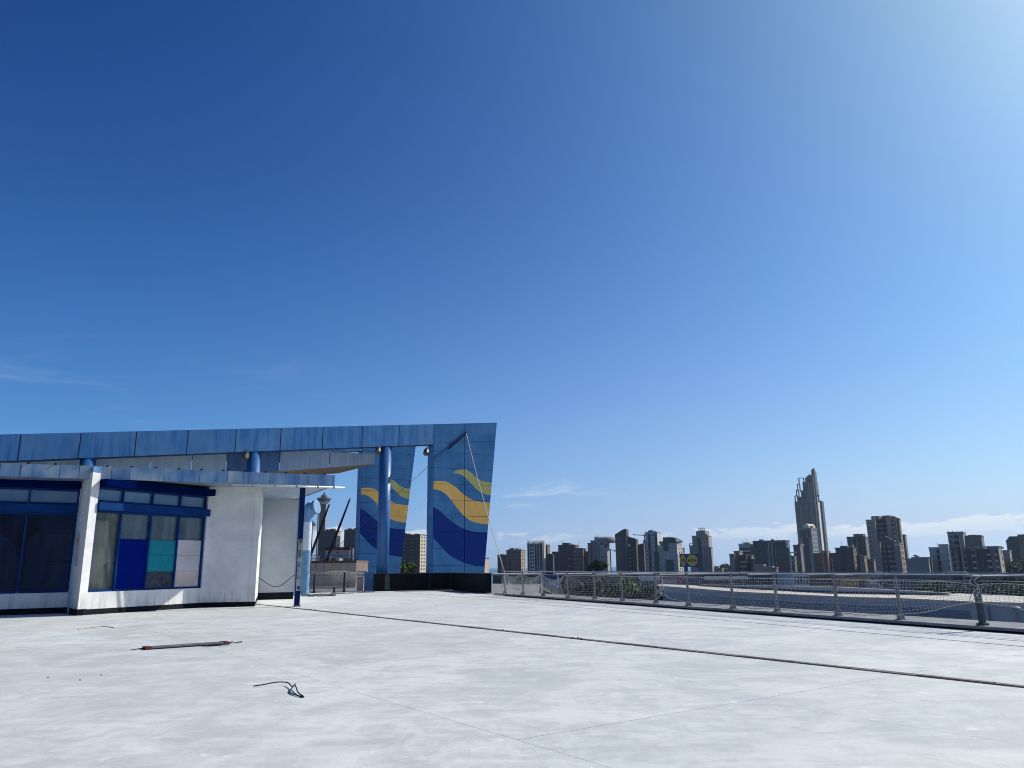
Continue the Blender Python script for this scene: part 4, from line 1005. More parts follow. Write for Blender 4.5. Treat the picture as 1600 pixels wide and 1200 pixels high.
rope('yellow_strap', 'short faded yellow strap lying near the white fin wall', spline([fl(121, 984.3) + Z * .008, fl(140, 981.5) + Z * .01, fl(158, 979.6) + Z * .012, fl(170, 980) + Z * .012, fl(178, 981.2) + Z * .01], 24), .009, plain('faded_yellow', (.26, .25, .13), .8), 'strap')
for i, (x, y) in enumerate(((125, 1063), (75, 1059), (158, 1055.5))):
    p_ = fl(x, y); o = build('pebble', MB().lathe(p_ + Z * .001, [(.008, 0), (.016, .005), (.008, .011)], 7), M_core, base=p_)
    tag(o, ['small dark scrap on the deck below the long metal bar, nearest the camera', 'tiny dark scrap on the deck at the far left', 'tiny dark scrap on the deck closest to the long bar'][i], 'scrap', 'scraps on the deck')

# ------------------------------------------------------------------ neighbouring roofs beyond the railing
M_slate = plain('slate_wall', (.42, .435, .47), .85, .07, .6); M_roof = plain('pale_roof', (.52, .47, .41), .9, .12, .4); M_band = plain('dark_band', (.24, .26, .31), .8, .12, 1.)
ZR = -1.05
e0, ea_, eb_, e1, e2 = fl(1017, 914, ZR), fl(1150, 924, ZR), fl(1310, 931.5, ZR), fl(1414, 934.5, ZR), fl(1517, 939.5, ZR)
e3 = fl(1640, 942.5, ZR); e3 = e2 + (e3 - e2) * 2.2
nb = thing('flat_roofed_store', V(e1[0], e1[1], -8), 'long grey neighbouring store with pale sunlit flat roof beyond the railing', 'building')
back = [fl(1690, 935.5, ZR), fl(1494, 927.0, ZR), fl(1484, 928.0, ZR), fl(1305, 925.5, ZR), fl(1094, 915.0, ZR), fl(1040, 912.8, ZR)]
base_pts = [e0, ea_, eb_, e1, e2, e3] + back
build('wall', MB().prism([p - Z * .25 for p in base_pts], (0, 0, -7.2)), M_slate, nb)
cen = sum(base_pts) / len(base_pts)
build('roof', MB().prism([p + unit(p - cen) * .10 - Z * .245 for p in base_pts], (0, 0, .235)), M_roof, nb)
def facade(p, q_, zt_, zb_, out, mat, name='cladding_band', inset=0.):
    U = unit(q_ - p); U[2] = 0; U = unit(U); N = nrm(U); L = np.linalg.norm((q_ - p)[:2])
    return build(name, MB().box(V(p[0], p[1], zb_) + U * inset + N * out, U * (L - inset * 2), -N * (out + .05), Z * (zt_ - zb_)), mat, nb)
for s0__, s1__ in ((e0, ea_), (ea_, eb_), (eb_, e1)):
    for k in range(4): facade(lerp(s0__, s1__, k / 4), lerp(s0__, s1__, (k + 1) / 4), ZR - .62, ZR - 1.75, .05, M_band, 'cladding_band', .015)
facade(e1, lerp(e1, e2, .97), ZR - .62, ZR - 1.45, .05, M_band, 'cladding_band', .02)
for f in (.10, .26): 
    dp = lerp(e2, e3, f); build('downpipe', MB().tube([V(dp[0], dp[1], ZR - .3) + V(-.1, -.2, 0), V(dp[0], dp[1], -8) + V(-.1, -.2, 0)], .05, 8), M_galv_dark, nb)
vp_ = at(1589, 958, 30); vz = at(1589, 953, 30)
vt = thing('roof_vent', V(vp_[0], 30, -7), 'thin dark vent stem with a small cap near the right end of the railing', 'vent pipe')
build('stem', MB().tube([V(vp_[0], 30, -7), V(vp_[0], 30, vz[2])], .04, 8), M_galv_dark, vt); build('cap', MB().lathe((vp_[0], 30, vz[2]), [(.04, 0), (.16, .04), (.16, .09), (.05, .13)], 10), M_galv_dark, vt)
# raised parapet block on that roof and clutter
qs = [fl(1094, 915.6, ZR), fl(1305, 927.2, ZR), fl(1484, 930.2, ZR)]; qt = (914.2, 917.9, 927.6)
rb_ = thing('roof_parapet', qs[0], 'long light grey raised parapet standing on the pale neighbouring roof', 'parapet')
cp_ = thing('pipe_run', lerp(qs[0], qs[1], .3), 'dark pipe run along the foot of the raised roof parapet', 'pipe')
sm = MB()
for i in range(2):
    a_, b_ = qs[i], qs[i + 1]; U = unit(b_ - a_); N = nrm(U); za_, zb2 = zat(qt[i], a_[0], a_[1]), zat(qt[i + 1], b_[0], b_[1])
    a2, b2 = V(a_[0], a_[1], za_), V(b_[0], b_[1], zb2)
    build('wall', MB().prism([a_ + Z * .01, b_ - U * .01 + Z * .01, b2 - U * .01, a2], -N * .5), plain('parapet_grey', (.52, .51, .51), .9, .08, .8), rb_)
    build('coping', MB().prism([a2 + Z * .003, b2 + Z * .003 - U * .01, b2 + Z * .05 - U * .01, a2 + Z * .05], -N * .52), M_roof, rb_)
    build('pipe', MB().tube([a_ + N * .4 + Z * .10, b_ + N * .4 + Z * .10 - U * .1], .07, 8), M_core, cp_)
    for k in range(9): sm.box(lerp(a_, b_, .05 + k * .1) + N * .32 + Z * .012, U * .08, N * .16, Z * .09)
build('support', sm, M_core, cp_, kind='stuff')

# low shops and signs along the street behind that roof
def lowblock(x0, x1, yt, D, label, mat, dep=12, name='shop', cat='building', wins=None, fas=None, yb=None, group='low buildings along the street'):
    a_, b_ = at(x0, yt, D), at(x1, yt, D); zt_ = (a_[2] + b_[2]) / 2; z0 = gz(a_[0], D) - .5
    t = thing(name, V(a_[0], D, z0), label, cat, group); w = b_[0] - a_[0]
    build('wall', MB().box(V(a_[0], D, z0), V(w, 0, 0), V(0, dep, 0), Z * (zt_ - z0)), mat, t)
    build('roof', MB().box(V(a_[0] - .15, D - .15, zt_ + .003), V(w + .3, 0, 0), V(0, dep + .3, 0), Z * .22), plain('low_roof', (.30, .29, .28), .9), t)
    if wins:
        n, z_lo, hgt, wm = wins; mb = MB()
        for r_ in range(max(1, int((zt_ - z0 - .8) / 3.0))):
            zz = zt_ - .5 - hgt - r_ * 3.0
            for i in range(n): mb.box(V(a_[0] + w * (i + .2) / n, D - .05, zz), V(w / n * .6, 0, 0), V(0, .04, 0), Z * hgt)
        build('window', mb, wm, t, kind='stuff')
    if fas: build('shop_fascia', MB().box(V(a_[0] + .1, D - .22, zt_ - .95), V(w - .2, 0, 0), V(0, .2, 0), Z * .7), fas, t)
    return t
Mwin = plain('far_window', (.030, .038, .055), .25, .3, .5)
Mlit = plain('far_white', (.62, .62, .62), .8, .1, .4)
lowblock(1030, 1068, 899.5, 150, 'low grey shop with a dark red sign strip right of the white roof sign', plain('shop_grey', (.28, .29, .31), .8, .15, .5), wins=(5, 0, 1.6, Mwin), fas=plain('shop_red', (.25, .03, .04), .6, .4, 1.))
lowblock(1069, 1098, 899, 158, 'low navy shopfront below the round logo sign', plain('shop_navy', (.04, .06, .14), .7, .3, .6), wins=(4, 0, 1.8, Mwin))
lowblock(1099, 1168, 898, 165, 'long dark glazed showroom with pale roof beyond the store roof', plain('showroom', (.09, .10, .115), .7, .3, .5), wins=(16, 0, 1.9, Mwin), fas=M_galv)
lowblock(1169, 1238, 899, 170, 'long grey glazed hall left of the white painted shop', plain('hall_grey', (.13, .145, .165), .7, .3, .5), wins=(14, 0, 1.8, Mwin))
lowblock(1239, 1263, 897, 160, 'small white shop with dark doorways and patterned upper strip', Mlit, wins=(5, 0, 1.5, Mwin))
lowblock(1264, 1296, 899, 168, 'low olive brown building right of the white shop', plain('olive_brown', (.14, .13, .08), .85, .2, .5), wins=(6, 0, 1.4, Mwin))
lowblock(1297, 1318, 898.5, 172, 'dark maroon low building left of the yellow billboard', plain('maroon', (.12, .045, .055), .85, .2, .5), wins=(4, 0, 1.4, Mwin))
lowblock(1319, 1342, 900, 164, 'pinkish shop front behind the yellow billboard', plain('pink_brick', (.34, .19, .18), .85, .2, .7), wins=(4, 0, 1.2, Mwin), fas=plain('shop_pink', (.42, .26, .26), .6, .3, 1.))
lowblock(1343, 1358, 899, 170, 'ochre low building right of the yellow billboard', plain('ochre_wall', (.26, .20, .10), .85, .15, .6), wins=(3, 0, 1.2, Mwin))
lowblock(1359, 1378, 898.5, 162, 'pale kiosk building with white poster panels', plain('pale_kiosk', (.36, .36, .33), .85, .2, .8), wins=(3, 0, 1.5, Mwin))
lowblock(1379, 1440, 899, 190, 'long blue grey low hall behind the street trees', plain('hall_blue', (.10, .125, .16), .8, .2, .5), wins=(12, 0, 1.5, Mwin))
lowblock(1441, 1520, 899, 205, 'long low grey building under the stepped apartment block', plain('hall_slate', (.14, .15, .165), .8, .2, .5), wins=(15, 0, 1.5, Mwin))
lowblock(1521, 1640, 901, 200, 'low dark grey building at the right end of the street', plain('hall_dark', (.12, .13, .14), .8, .2, .5), wins=(18, 0, 1.5, Mwin))
lowblock(770, 846, 899, 120, 'low grey yard building behind the bunched net', plain('yard_grey', (.12, .125, .14), .85, .25, .6), wins=(10, 0, 1.5, Mwin))
lowblock(872, 930, 898.5, 140, 'low dark building behind the trees right of the blue panel', plain('yard_dark', (.07, .08, .10), .85, .25, .6), wins=(9, 0, 1.5, Mwin))
lowblock(931, 1029, 899, 150, 'low slate building behind the trees and the white roof sign', plain('yard_slate', (.10, .11, .135), .85, .25, .6), wins=(13, 0, 1.5, Mwin))
def billboard(x0, x1, y0, y1, D, label, mat, legs=True, frame=None, cat='sign', name='billboard', group=None):
    a_, b_ = at(x0, y0, D), at(x1, y1, D); t = thing(name, V(a_[0], D, b_[2]), label, cat, group)
    build('board', MB().box(V(a_[0], D, b_[2]), V(b_[0] - a_[0], 0, 0), V(0, .15, 0), Z * (a_[2] - b_[2])), mat, t)
    if frame:
        fb = MB(); w, h = b_[0] - a_[0], a_[2] - b_[2]
        for zz in (b_[2] - .1, a_[2]): fb.box(V(a_[0] - .1, D - .03, zz), V(w + .2, 0, 0), V(0, .2, 0), Z * .1)
        build('board_frame', fb, frame, t)
    if legs:
        g_ = gz(a_[0], D)
        for f in (.15, .85): build('leg', MB().tube([V(lerp(a_[0], b_[0], f), D + .25, g_), V(lerp(a_[0], b_[0], f), D + .25, a_[2] - .1)], .12, 6), M_galv_dark, t)
    return t, a_, b_
t, a_, b_ = billboard(1319.5, 1341, 906, 914, 130, 'yellow advertising billboard with orange lettering beyond the roof', plain('billboard_yellow', (.62, .42, .09), .6, .1), frame=plain('shop_pink', (.42, .26, .26), .6, .3, 1.))
w, h = b_[0] - a_[0], a_[2] - b_[2]; Mor = plain('lettering_orange', (.35, .16, .04), .6)
glyphs(t, [a_[0] + w * f for f in (.40, .56, .68, .80)], b_[2] + h * .25, h * .5, w * .12, 129.96, Mor, t, 4)
build('lettering', MB().box(V(a_[0] + w * .06, 129.96, b_[2] + h * .62), V(w * .24, 0, 0), V(0, .03, 0), Z * h * .18), Mor, t)
build('picture', MB().box(V(a_[0] + w * .02, 129.95, b_[2] + h * .05), V(w * .30, 0, 0), V(0, .04, 0), Z * h * .42), plain('billboard_orange', (.45, .18, .08), .6, .3, 1.), t)
t, a_, b_ = billboard(1360, 1371.5, 907, 913, 128, 'small white poster panel with faint red print beside the ochre building', Mlit)
glyphs(t, [lerp(a_[0], b_[0], f) for f in (.5, .62, .74, .86)], lerp(b_[2], a_[2], .3), .24, .12, 127.96, plain('lettering_rose', (.45, .22, .22), .6), t, 6)
t, a_, b_ = billboard(997, 1031, 899.5, 907, 84, 'long blank white sign board above the neighbouring roof corner', plain('sign_white', (.66, .65, .62), .7, .06), name='roof_sign')
t, a_, b_ = billboard(846.5, 871, 898.5, 916, 64, 'blue roadside panel with a white lower part behind the bunched net', plain('panel_blue', (.03, .08, .25), .6, .2), name='roadside_sign')
w, h = b_[0] - a_[0], a_[2] - b_[2]
build('white_area', MB().box(V(a_[0] + w * .45, 63.97, b_[2] + h * .03), V(w * .45, 0, 0), V(0, .03, 0), Z * h * .55), plain('panel_white', (.40, .42, .46), .6, .15, 2.), t)
build('emblem', MB().tube([V(a_[0] + w * .66, 63.965, b_[2] + h * .56), V(a_[0] + w * .66, 63.94, b_[2] + h * .56)], .17, 14), plain('emblem_red', (.20, .05, .06), .6, .4, 9.), t)
build('edge_post', MB().box(V(b_[0], 63.95, b_[2] - .15), V(.10, 0, 0), V(0, .2, 0), Z * (h + .2)), M_alum, t)
t, a_, b_ = billboard(1058.5, 1068.5, 904, 911, 120, 'grey and dark red shop sign with a pale letter V below the round logo sign', plain('sign_red', (.25, .035, .05), .6, .2), name='shop_sign')
w, h = b_[0] - a_[0], a_[2] - b_[2]
vmb = MB(); c_ = V(a_[0] + w * .5, 119.96, b_[2] + h * .15)
for s_ in (-1, 1): vmb.box(c_ - V(.05, 0, 0), V(.14, 0, 0), V(0, .03, 0), V(s_ * w * .28, 0, h * .7))
build('lettering', vmb, plain('lettering_pale2', (.45, .33, .34), .6), t)
build('side_board', MB().box(V(a_[0] - w * 2.6, 120.02, b_[2]), V(w * 2.58, 0, 0), V(0, .12, 0), Z * h * .95), plain('sign_grey', (.30, .32, .36), .6, .1), t)
t, a_, b_ = billboard(1368.5, 1379, 892.5, 895.5, 140, 'small white rooftop board above the rail right of the tall twin tower', Mlit, name='roof_sign')
t, a_, b_ = billboard(1479, 1511, 892.6, 897, 150, 'pale grey rooftop box under the stepped grey apartments', plain('sign_palegrey', (.34, .37, .41), .7, .06), name='roof_sign')

# rotating-style cube sign with two yellow discs on a blue mast
Ds = 240.; cA_, cB_, cC_ = at(1062.6, 876, Ds + 1.5), at(1072.2, 876, Ds), at(1091.0, 876, Ds + .3)
zt_, zb3 = at(1076, 865.2, Ds)[2], at(1076, 885.8, Ds)[2]; g_ = gz(cB_[0], Ds)
sg = thing('pylon_sign', V(cB_[0] + 1.0, Ds + 1.5, g_), 'blue box sign with yellow discs and blue lettering on a dark blue mast', 'sign')
M_sgblue = plain('sign_blue', (.012, .035, .22), .5, .12); M_sgyel = plain('sign_yellow', (.52, .44, .06), .5, .08); M_sgred = plain('sign_redletter', (.30, .02, .03), .5); M_ring = plain('sign_ring', (.22, .05, .05), .5)
bx = [V(q_[0], q_[1], zb3) for q_ in (cA_, cB_, cC_)]
fr_ = unit(bx[2] - bx[1]); fn_ = nrm(fr_); wr = np.linalg.norm(bx[2] - bx[1])
dl = bx[0] - bx[1]; ll_target = pr(V(*cA_))[0]
ul_ = unit(V(-.30, 1, 0)) if False else unit(-fn_ - fr_ * .0)
# left face turned away from the front one; its length follows from where its far edge stands
best = min(np.linspace(2, 14, 200), key=lambda L_: abs(pr(bx[1] + unit(-fn_ * .55 - fr_ * .84) * L_)[0] - 1062.6)); sl = unit(-fn_ * .55 - fr_ * .84); wl = best
hh = zt_ - zb3
build('box', MB().prism([bx[1], bx[2], bx[2] + sl * wl, bx[1] + sl * wl], Z * hh), M_sgblue, sg)
nl = unit(V(sl[1], -sl[0], 0)); nl = nl if nl[1] < 0 else -nl
def disc(c, U, N, ru, rz, mat, name, d):
    k = 36; pts = [c + U * ru * math.cos(2 * math.pi * i / k) + Z * rz * math.sin(2 * math.pi * i / k) + N * d for i in range(k)]
    build(name, MB().prism(pts, N * .03), mat, sg)
def letters(c, U, N, sc, sx):
    def bar(u0, z0, u1, z1, mat, wd): pass
    def bx_(u0, u1, z0, z1, mb): mb.box(c + U * (u0 * sx) + Z * (z0 * sc) + N * .075, U * ((u1 - u0) * sx), N * .03, Z * ((z1 - z0) * sc))
    mb = MB()
    for x in (-.80, .46):
        bx_(x, x + .19, -.21, .21, mb); bx_(x + .19, x + .40, -.21, -.06, mb)
    bx_(-.02, .14, -.21, .21, mb); bx_(.14, .28, .09, .21, mb); bx_(.14, .28, -.21, -.09, mb); bx_(.28, .40, -.15, .15, mb)
    build('lettering', mb, Mlet, sg)
    rb2 = MB(); q_ = lambda u, z: c + U * (u * sx) + Z * (z * sc) + N * .075
    rb2.prism([q_(-.36, -.22), q_(-.20, -.26), q_(-.10, .06), q_(-.26, .10)], N * .03)
    rb2.prism([q_(-.24 + .09 * math.cos(a_), .26 + .09 * math.sin(a_)) for a_ in np.linspace(0, 6.28, 13)[:-1]], N * .03)
    build('lettering', rb2, M_sgred, sg)
cf = bx[1] + fr_ * wr * .5 + Z * hh * .5; rz_ = hh * .46; ru_ = wr * .455
disc(cf, fr_, fn_, ru_ * 1.02, rz_ * 1.02, M_ring, 'disc_ring', .005); disc(cf, fr_, fn_, ru_ * .96, rz_ * .96, M_sgyel, 'disc', .04); letters(cf, fr_, fn_, rz_, ru_)
cl_ = bx[1] + sl * wl * .5 + Z * hh * .5
disc(cl_, -sl, nl, wl * .455, rz_ * 1.02, M_ring, 'disc_ring', .005); disc(cl_, -sl, nl, wl * .43, rz_ * .96, M_sgyel, 'disc', .04); letters(cl_, -sl, nl, rz_, wl * .43)
mc = bx[1] + fr_ * wr * .28 + sl * 1.2
build('mast', MB().tube([V(mc[0], mc[1], g_), V(mc[0], mc[1], zb3 + .02)], .55, 12), M_sgblue, sg)
# ------------------------------------------------------------------ the city on the skyline
def fmat(name, c, var=.12): return plain('facade_' + name, c, .85, var, .06)
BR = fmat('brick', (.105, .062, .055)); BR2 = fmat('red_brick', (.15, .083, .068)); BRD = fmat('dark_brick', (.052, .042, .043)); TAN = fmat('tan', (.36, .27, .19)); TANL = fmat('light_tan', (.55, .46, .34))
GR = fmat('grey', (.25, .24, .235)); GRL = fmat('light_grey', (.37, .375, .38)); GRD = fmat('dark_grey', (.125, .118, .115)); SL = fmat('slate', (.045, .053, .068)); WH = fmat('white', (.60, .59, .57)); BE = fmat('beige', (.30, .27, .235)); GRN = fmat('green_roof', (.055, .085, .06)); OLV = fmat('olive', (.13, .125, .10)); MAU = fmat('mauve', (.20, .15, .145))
GLS = plain('curtain_glass', (.010, .020, .032), .3, .3, .2); WIN = plain('skyline_window', (.010, .013, .020), .4, .4, .3); WINL = plain('skyline_window_pale', (.26, .27, .28), .4, .3, .3); BAL = plain('balcony_pale', (.46, .455, .44), .8, .15, .1); DK = plain('recess_shade_dark', (.028, .03, .038), .8, .2, .2)
def hz(v): return unit(V(v[0], v[1], 0))
class Face: pass
def mk(root, x0, xc, x1, yt, D, mat, alpha=18., dep=16., z0=None, name='wall', roof=True):
    """one upright block: front from x0 to xc, sunlit right flank from xc to x1 (picture columns at its top)"""
    al = math.radians(alpha); C = at(xc, yt, D); zt = C[2]; C = V(C[0], C[1], 0); h = hz(C); left = V(-h[1], h[0], 0)
    Nf = -h * math.cos(al) + left * math.sin(al); Ns = V(-Nf[1], Nf[0], 0)
    Ul = -Ns
    def hit(d, px):
        r = hz(ray(px, yt)); M = np.array([[d[0], -r[0]], [d[1], -r[1]]]); return np.linalg.solve(M, -C[:2])[0]
    Wf = hit(Ul, x0); Ws = hit(-Nf, x1) if x1 else dep
    zb = gz(C[0], C[1]) - 3 if z0 is None else z0
    L = C + Ul * Wf
    build(name, MB().box(L + Z * zb, -Ul * Wf, -Nf * Ws, Z * (zt - zb)), mat, root)
    if roof: build('parapet', MB().box(L + Z * (zt + .01) + Nf * .25 + Ul * .25, -Ul * (Wf + .5), -Nf * (Ws + .5), Z * .7), mat, root)
    if roof and Wf > 9:
        rr_ = random.Random(int(x0 * 7 + yt))
        for k in range(rr_.randint(1, 3)):
            u_ = rr_.uniform(.1, .8); w_ = rr_.uniform(1.2, 2.8); h_ = rr_.uniform(.9, 1.9)
            build('roof_unit', MB().box(L - Ul * (Wf * u_) - Nf * rr_.uniform(1, 4) + Z * (zt + .7), -Ul * w_, -Nf * 2, Z * h_), (GR, GRD, GRL)[k % 3], root)
        if rr_.random() < .6:
            p_ = L - Ul * (Wf * rr_.uniform(.2, .8)) - Nf * 3 + Z * (zt + .6); build('aerial', MB().tube([p_, p_ + Z * rr_.uniform(2.5, 4.5)], .09, 4), GRD, root)
    f = Face(); f.P, f.U, f.N, f.W, f.z0, f.z1, f.root, f.D = L, -Ul, Nf, Wf, zb, zt, root, D
    g = Face(); g.P, g.U, g.N, g.W, g.z0, g.z1, g.root, g.D = C, -Nf, Ns, Ws, zb, zt, root, D
    zv = zat(900, C[0], C[1]); f.zv = g.zv = max(zb + .5, zv); f.s = g
    return f
def wins(f, f0=.04, f1=.96, n=None, fh=3.0, w=.5, h=.45, top=1.2, mat=None, proud=.06, sp=3.4, z1=None, zlo=None):
    mat = mat or WIN; W_ = f.W * (f1 - f0); n = n or max(1, int(W_ / sp)); mb = MB(); z = (f.z1 if z1 is None else z1) - top - fh * h
    while z > max(f.zv, zlo or -99):
        for i in range(n):
            o = f.P + f.U * (f.W * f0 + W_ * (i + (1 - w) / 2) / n) + f.N * proud + Z * z; a_ = f.U * (W_ * w / n)
            mb.quad(o, o + a_, o + a_ + Z * fh * h, o + Z * fh * h)
        z -= fh
    if mb.f: build('window', mb, mat, f.root, kind='stuff')
def strip(f, f0, f1, mat, out=.5, top=0., z1=None, z0=None, name='pilaster'):
    zt = (f.z1 - top) if z1 is None else z1; zb = f.z0 if z0 is None else z0
    build(name, MB().box(f.P + f.U * (f.W * f0) + Z * zb, f.U * (f.W * (f1 - f0)), f.N * out, Z * (zt - zb)), mat, f.root)
def bals(f, f0, f1, mat=None, fh=3.0, out=1.1, h=1.0, top=1.5, dark=True, z1=None, slant=0., zlo=None):
    mat = mat or BAL; zt = (f.z1 if z1 is None else z1) - top; mb = MB(); z = zt - fh + .3
    o0 = f.P + f.U * (f.W * f0); a_ = f.U * (f.W * (f1 - f0))
    while z > max(f.zv - 1, zlo or -99):
        o = o0 + Z * z
        if slant: mb.prism([o + f.N * .05, o + f.N * (out if slant < 0 else .15), o + a_ + f.N * (out if slant > 0 else .15), o + a_ + f.N * .05], Z * h)
        else: mb.box(o, a_, f.N * out, Z * h)
        z -= fh
    if mb.f: build('balcony', mb, mat, f.root, kind='stuff')
    if dark: strip(f, f0, f1, DK, .05, z1=zt, name='recess_shade')  # flat dark strip stands in for the shade behind the balconies
def pent(f, x0, xc, yt, mat, dD=5., x1=None, dep=7., name='penthouse', alpha=18.): return mk(f.root, x0, xc, x1, yt, f.D + dD, mat, alpha, dep, f.z1 - .5, name, False)
def mastline(f, px, y0, y1, r=.12):
    a_, b_ = at(px, y0, f.D + 4), at(px, y1, f.D + 4); build('aerial', MB().tube([V(a_[0], a_[1], f.z1 - .2), b_], r, 4), GRD, f.root)
def city(px, D, name, label, group='towers on the skyline'):
    p = at(px, 880, D); return thing(name, V(p[0], p[1], gz(p[0], p[1])), label, 'building', group)
T = 'apartment_tower'
# --- left gap
r = city(505, 900, 'crowned_tower', 'slim grey tower with ring crown between the blue vent and the wave pillar')
f = mk(r, 499.5, 510, 512, 778, 880, GR, 16); strip(f, .1, .9, GRD, .25, 2)
build('crown_ring', MB().lathe((f.P[0] + f.W * .5, f.P[1] + 5, f.z1 - 4.0), [(6.0, 0), (7.4, 2.2), (8.0, 2.6), (8.0, 4.2), (6.6, 4.6)], 18), GRD, r)
build('crown_dome', MB().lathe((f.P[0] + f.W * .5, f.P[1] + 5, f.z1 + .6), [(4.0, 0), (3.6, 2.4), (1.4, 4.0), (.8, 6.2)], 12), GRD, r); build('crown_base', MB().lathe((f.P[0] + f.W * .62, f.P[1] + 2, f.z1 - 7.2), [(3.0, 0), (6.2, 2.9)], 14), WH, r)
mastpt = at(497.5, 800, 870); build('lift_mast', MB().box(V(mastpt[0] - .7, mastpt[1], f.z0), V(1.4, 0, 0), V(0, 1.4, 0), Z * (at(497.5, 785, 870)[2] - f.z0)), GR, r)
r = city(520, 820, T, 'dark apartment block with tan sunlit flank left of the wave pillars')
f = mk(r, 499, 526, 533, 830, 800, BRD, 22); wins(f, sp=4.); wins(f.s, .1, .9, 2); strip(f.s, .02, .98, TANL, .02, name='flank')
for a_, b_, y in ((509, 513, 827), (516, 523, 826)): pent(f, a_, b_, y, BRD, 3, b_ + 2)
r = city(547, 830, T, 'dark apartment block just left of the second wave pillar')
f = mk(r, 538, 566, 572, 828, 800, BRD, 22); wins(f, sp=4.); pent(f, 543, 549, 825.5, BRD, 3, 552); pent(f, 553, 559, 825, BRD, 3, 562)
r = city(648, 700, T, 'tall dark apartment block with tan flank seen between the two wave pillars')
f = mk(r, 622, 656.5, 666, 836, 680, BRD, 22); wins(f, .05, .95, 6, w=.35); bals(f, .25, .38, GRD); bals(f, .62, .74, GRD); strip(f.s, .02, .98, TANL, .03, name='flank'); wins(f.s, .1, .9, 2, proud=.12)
for a_, b_ in ((634, 640), (648, 653)): pent(f, a_, b_, 833.8, BRD, 3, b_ + 2)
r = city(758, 800, T, 'narrow sunlit tan block peeping out right of the front wave pillar')
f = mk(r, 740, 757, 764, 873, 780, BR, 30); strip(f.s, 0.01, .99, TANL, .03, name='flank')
# --- centre
r = city(784, 760, T, 'small dark brick block with a pale middle stripe, leftmost right of the wave pillar')
f = mk(r, 777.3, 791.5, None, 868.3, 760, BR, 8); strip(f, .42, .50, GRL, .3, 2); wins(f, .04, .38, 2); wins(f, .55, .96, 2); pent(f, 779, 788, 866, BR)
r = city(808, 740, T, 'tan brown brick block with sunlit right flank behind the cypress')
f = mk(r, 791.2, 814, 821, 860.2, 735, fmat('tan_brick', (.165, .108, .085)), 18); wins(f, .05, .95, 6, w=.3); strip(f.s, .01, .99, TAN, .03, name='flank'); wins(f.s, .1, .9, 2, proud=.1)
pent(f, 795, 801, 857.3, BR); pent(f, 805, 811, 857, BR); mastline(f, 796, 857, 854); mastline(f, 811, 857, 853.3)
r = city(838, 700, T, 'dark tower with bright white vertical fins and an open white crown')
f = mk(r, 823.6, 848.6, 851.5, 850, 690, SL, 14)
for k, x in enumerate((.03, .17, .33, .47, .62, .78, .97)): strip(f, x - .014, x + .014, WH, .9 + .5 * (k % 2), z1=f.z1 + 3.4 + (k % 3) * .5)
for x in (.10, .25, .40, .55, .70, .88): strip(f, x - .03, x + .03, WH, .3, z1=f.z1 + 2.8, z0=f.z1 + .2, name='crown_fin')
bals(f, .19, .31, WH, out=.8, h=.9, top=1, dark=False); bals(f, .35, .45, WH, out=.8, h=1.2, top=1, dark=False); strip(f.s, .02, .4, WH, .6, z1=f.z1 + 3); strip(f.s, .75, .98, WH, .6, z1=f.z1 + 3)
r = city(852, 730, T, 'narrow red brick tower right behind the white finned tower')
f = mk(r, 846, 855.3, None, 852, 725, BR2, 10, 14); bals(f, .55, .75, DK, dark=False)
r = city(864, 720, T, 'low dark slate block with stepped top right of the white finned tower')
f = mk(r, 854.5, 862.5, None, 866.5, 715, SL, 8); g = mk(r, 862.6, 873, None, 863, 722, SL, 8); wins(g, sp=4., mat=WINL, w=.2, h=.2); mk(r, 860, 864, None, 868, 712, SL, 8, 8)
r = city(885, 690, T, 'dark red brick tower with penthouse and two pale balcony bays')
f = mk(r, 872, 899, None, 852.3, 690, BR, 10); strip(f, .1, .3, BRD, .8); strip(f, .52, .72, BRD, .9, 3); bals(f, .54, .76, GRL, out=1.3, h=.6, top=6, dark=False, fh=6.); wins(f, .32, .5, 2); wins(f, .78, .97, 2); pent(f, 878.5, 889, 848, BR); mastline(f, 878.6, 848, 845); pent(f, 893, 894.3, 849.8, BR, 2, dep=2)
r = city(906, 670, T, 'red brick block with lower sunless wing between dark tower and rounded grey tower')
f = mk(r, 896, 911, None, 857.6, 668, BR2, 10); wins(f, .1, .9, 4, mat=WINL, w=.3, h=.35, fh=3.4); g = mk(r, 911, 921.5, None, 862.6, 672, BR2, 8); wins(g, .1, .6, 2); pent(g, 912.8, 914.2, 858.2, BR, 1, dep=2); mastline(f, 904.5, 856, 844)
r = city(935, 640, T, 'rounded grey tower with stepped left shoulder above the dark pine')
f = mk(r, 918, 922.6, None, 849.8, 648, GRD, 8); g = mk(r, 922.6, 934, None, 845.6, 650, GR, 8); wins(f, .4, .9, 1, mat=WINL); h_ = mk(r, 929, 941, None, 840, 655, GRD, 8, 14)
m_ = mk(r, 934, 948, 952, 842, 645, GRL, 18); strip(m_, .25, .75, fmat('pale_panel', (.42, .42, .42)), .8, 11); wins(m_, .3, .7, 3, top=14, proud=.9); strip(m_, .0, .18, GR, 1.0, 5); strip(m_, .30, .62, DK, .3, z1=m_.z1 - 2.5, z0=m_.z1 - 4.5, name='recess_shade'); strip(m_, .78, 1.0, DK, .4, z1=m_.z1 - 4., z0=m_.z1 - 7, name='recess_shade')
c_ = m_.P + m_.U * m_.W * .52 - m_.N * 8; build('rounded_top', MB().lathe((c_[0], c_[1], m_.z1 - 3.0), [(9.6, 0), (9.6, 2.2), (8.6, 4.0), (6.0, 5.0)], 22), GR, r); mastline(h_, 933.5, 839, 836.5, .2)
r = city(977, 620, T, 'dark brown tower with a wedge shaped sloping top and white roof light')
f = mk(r, 961, 979, None, 838.5, 620, BRD, 6, 18); g = mk(r, 979, 993.8, None, 845, 624, BRD, 6, 16)
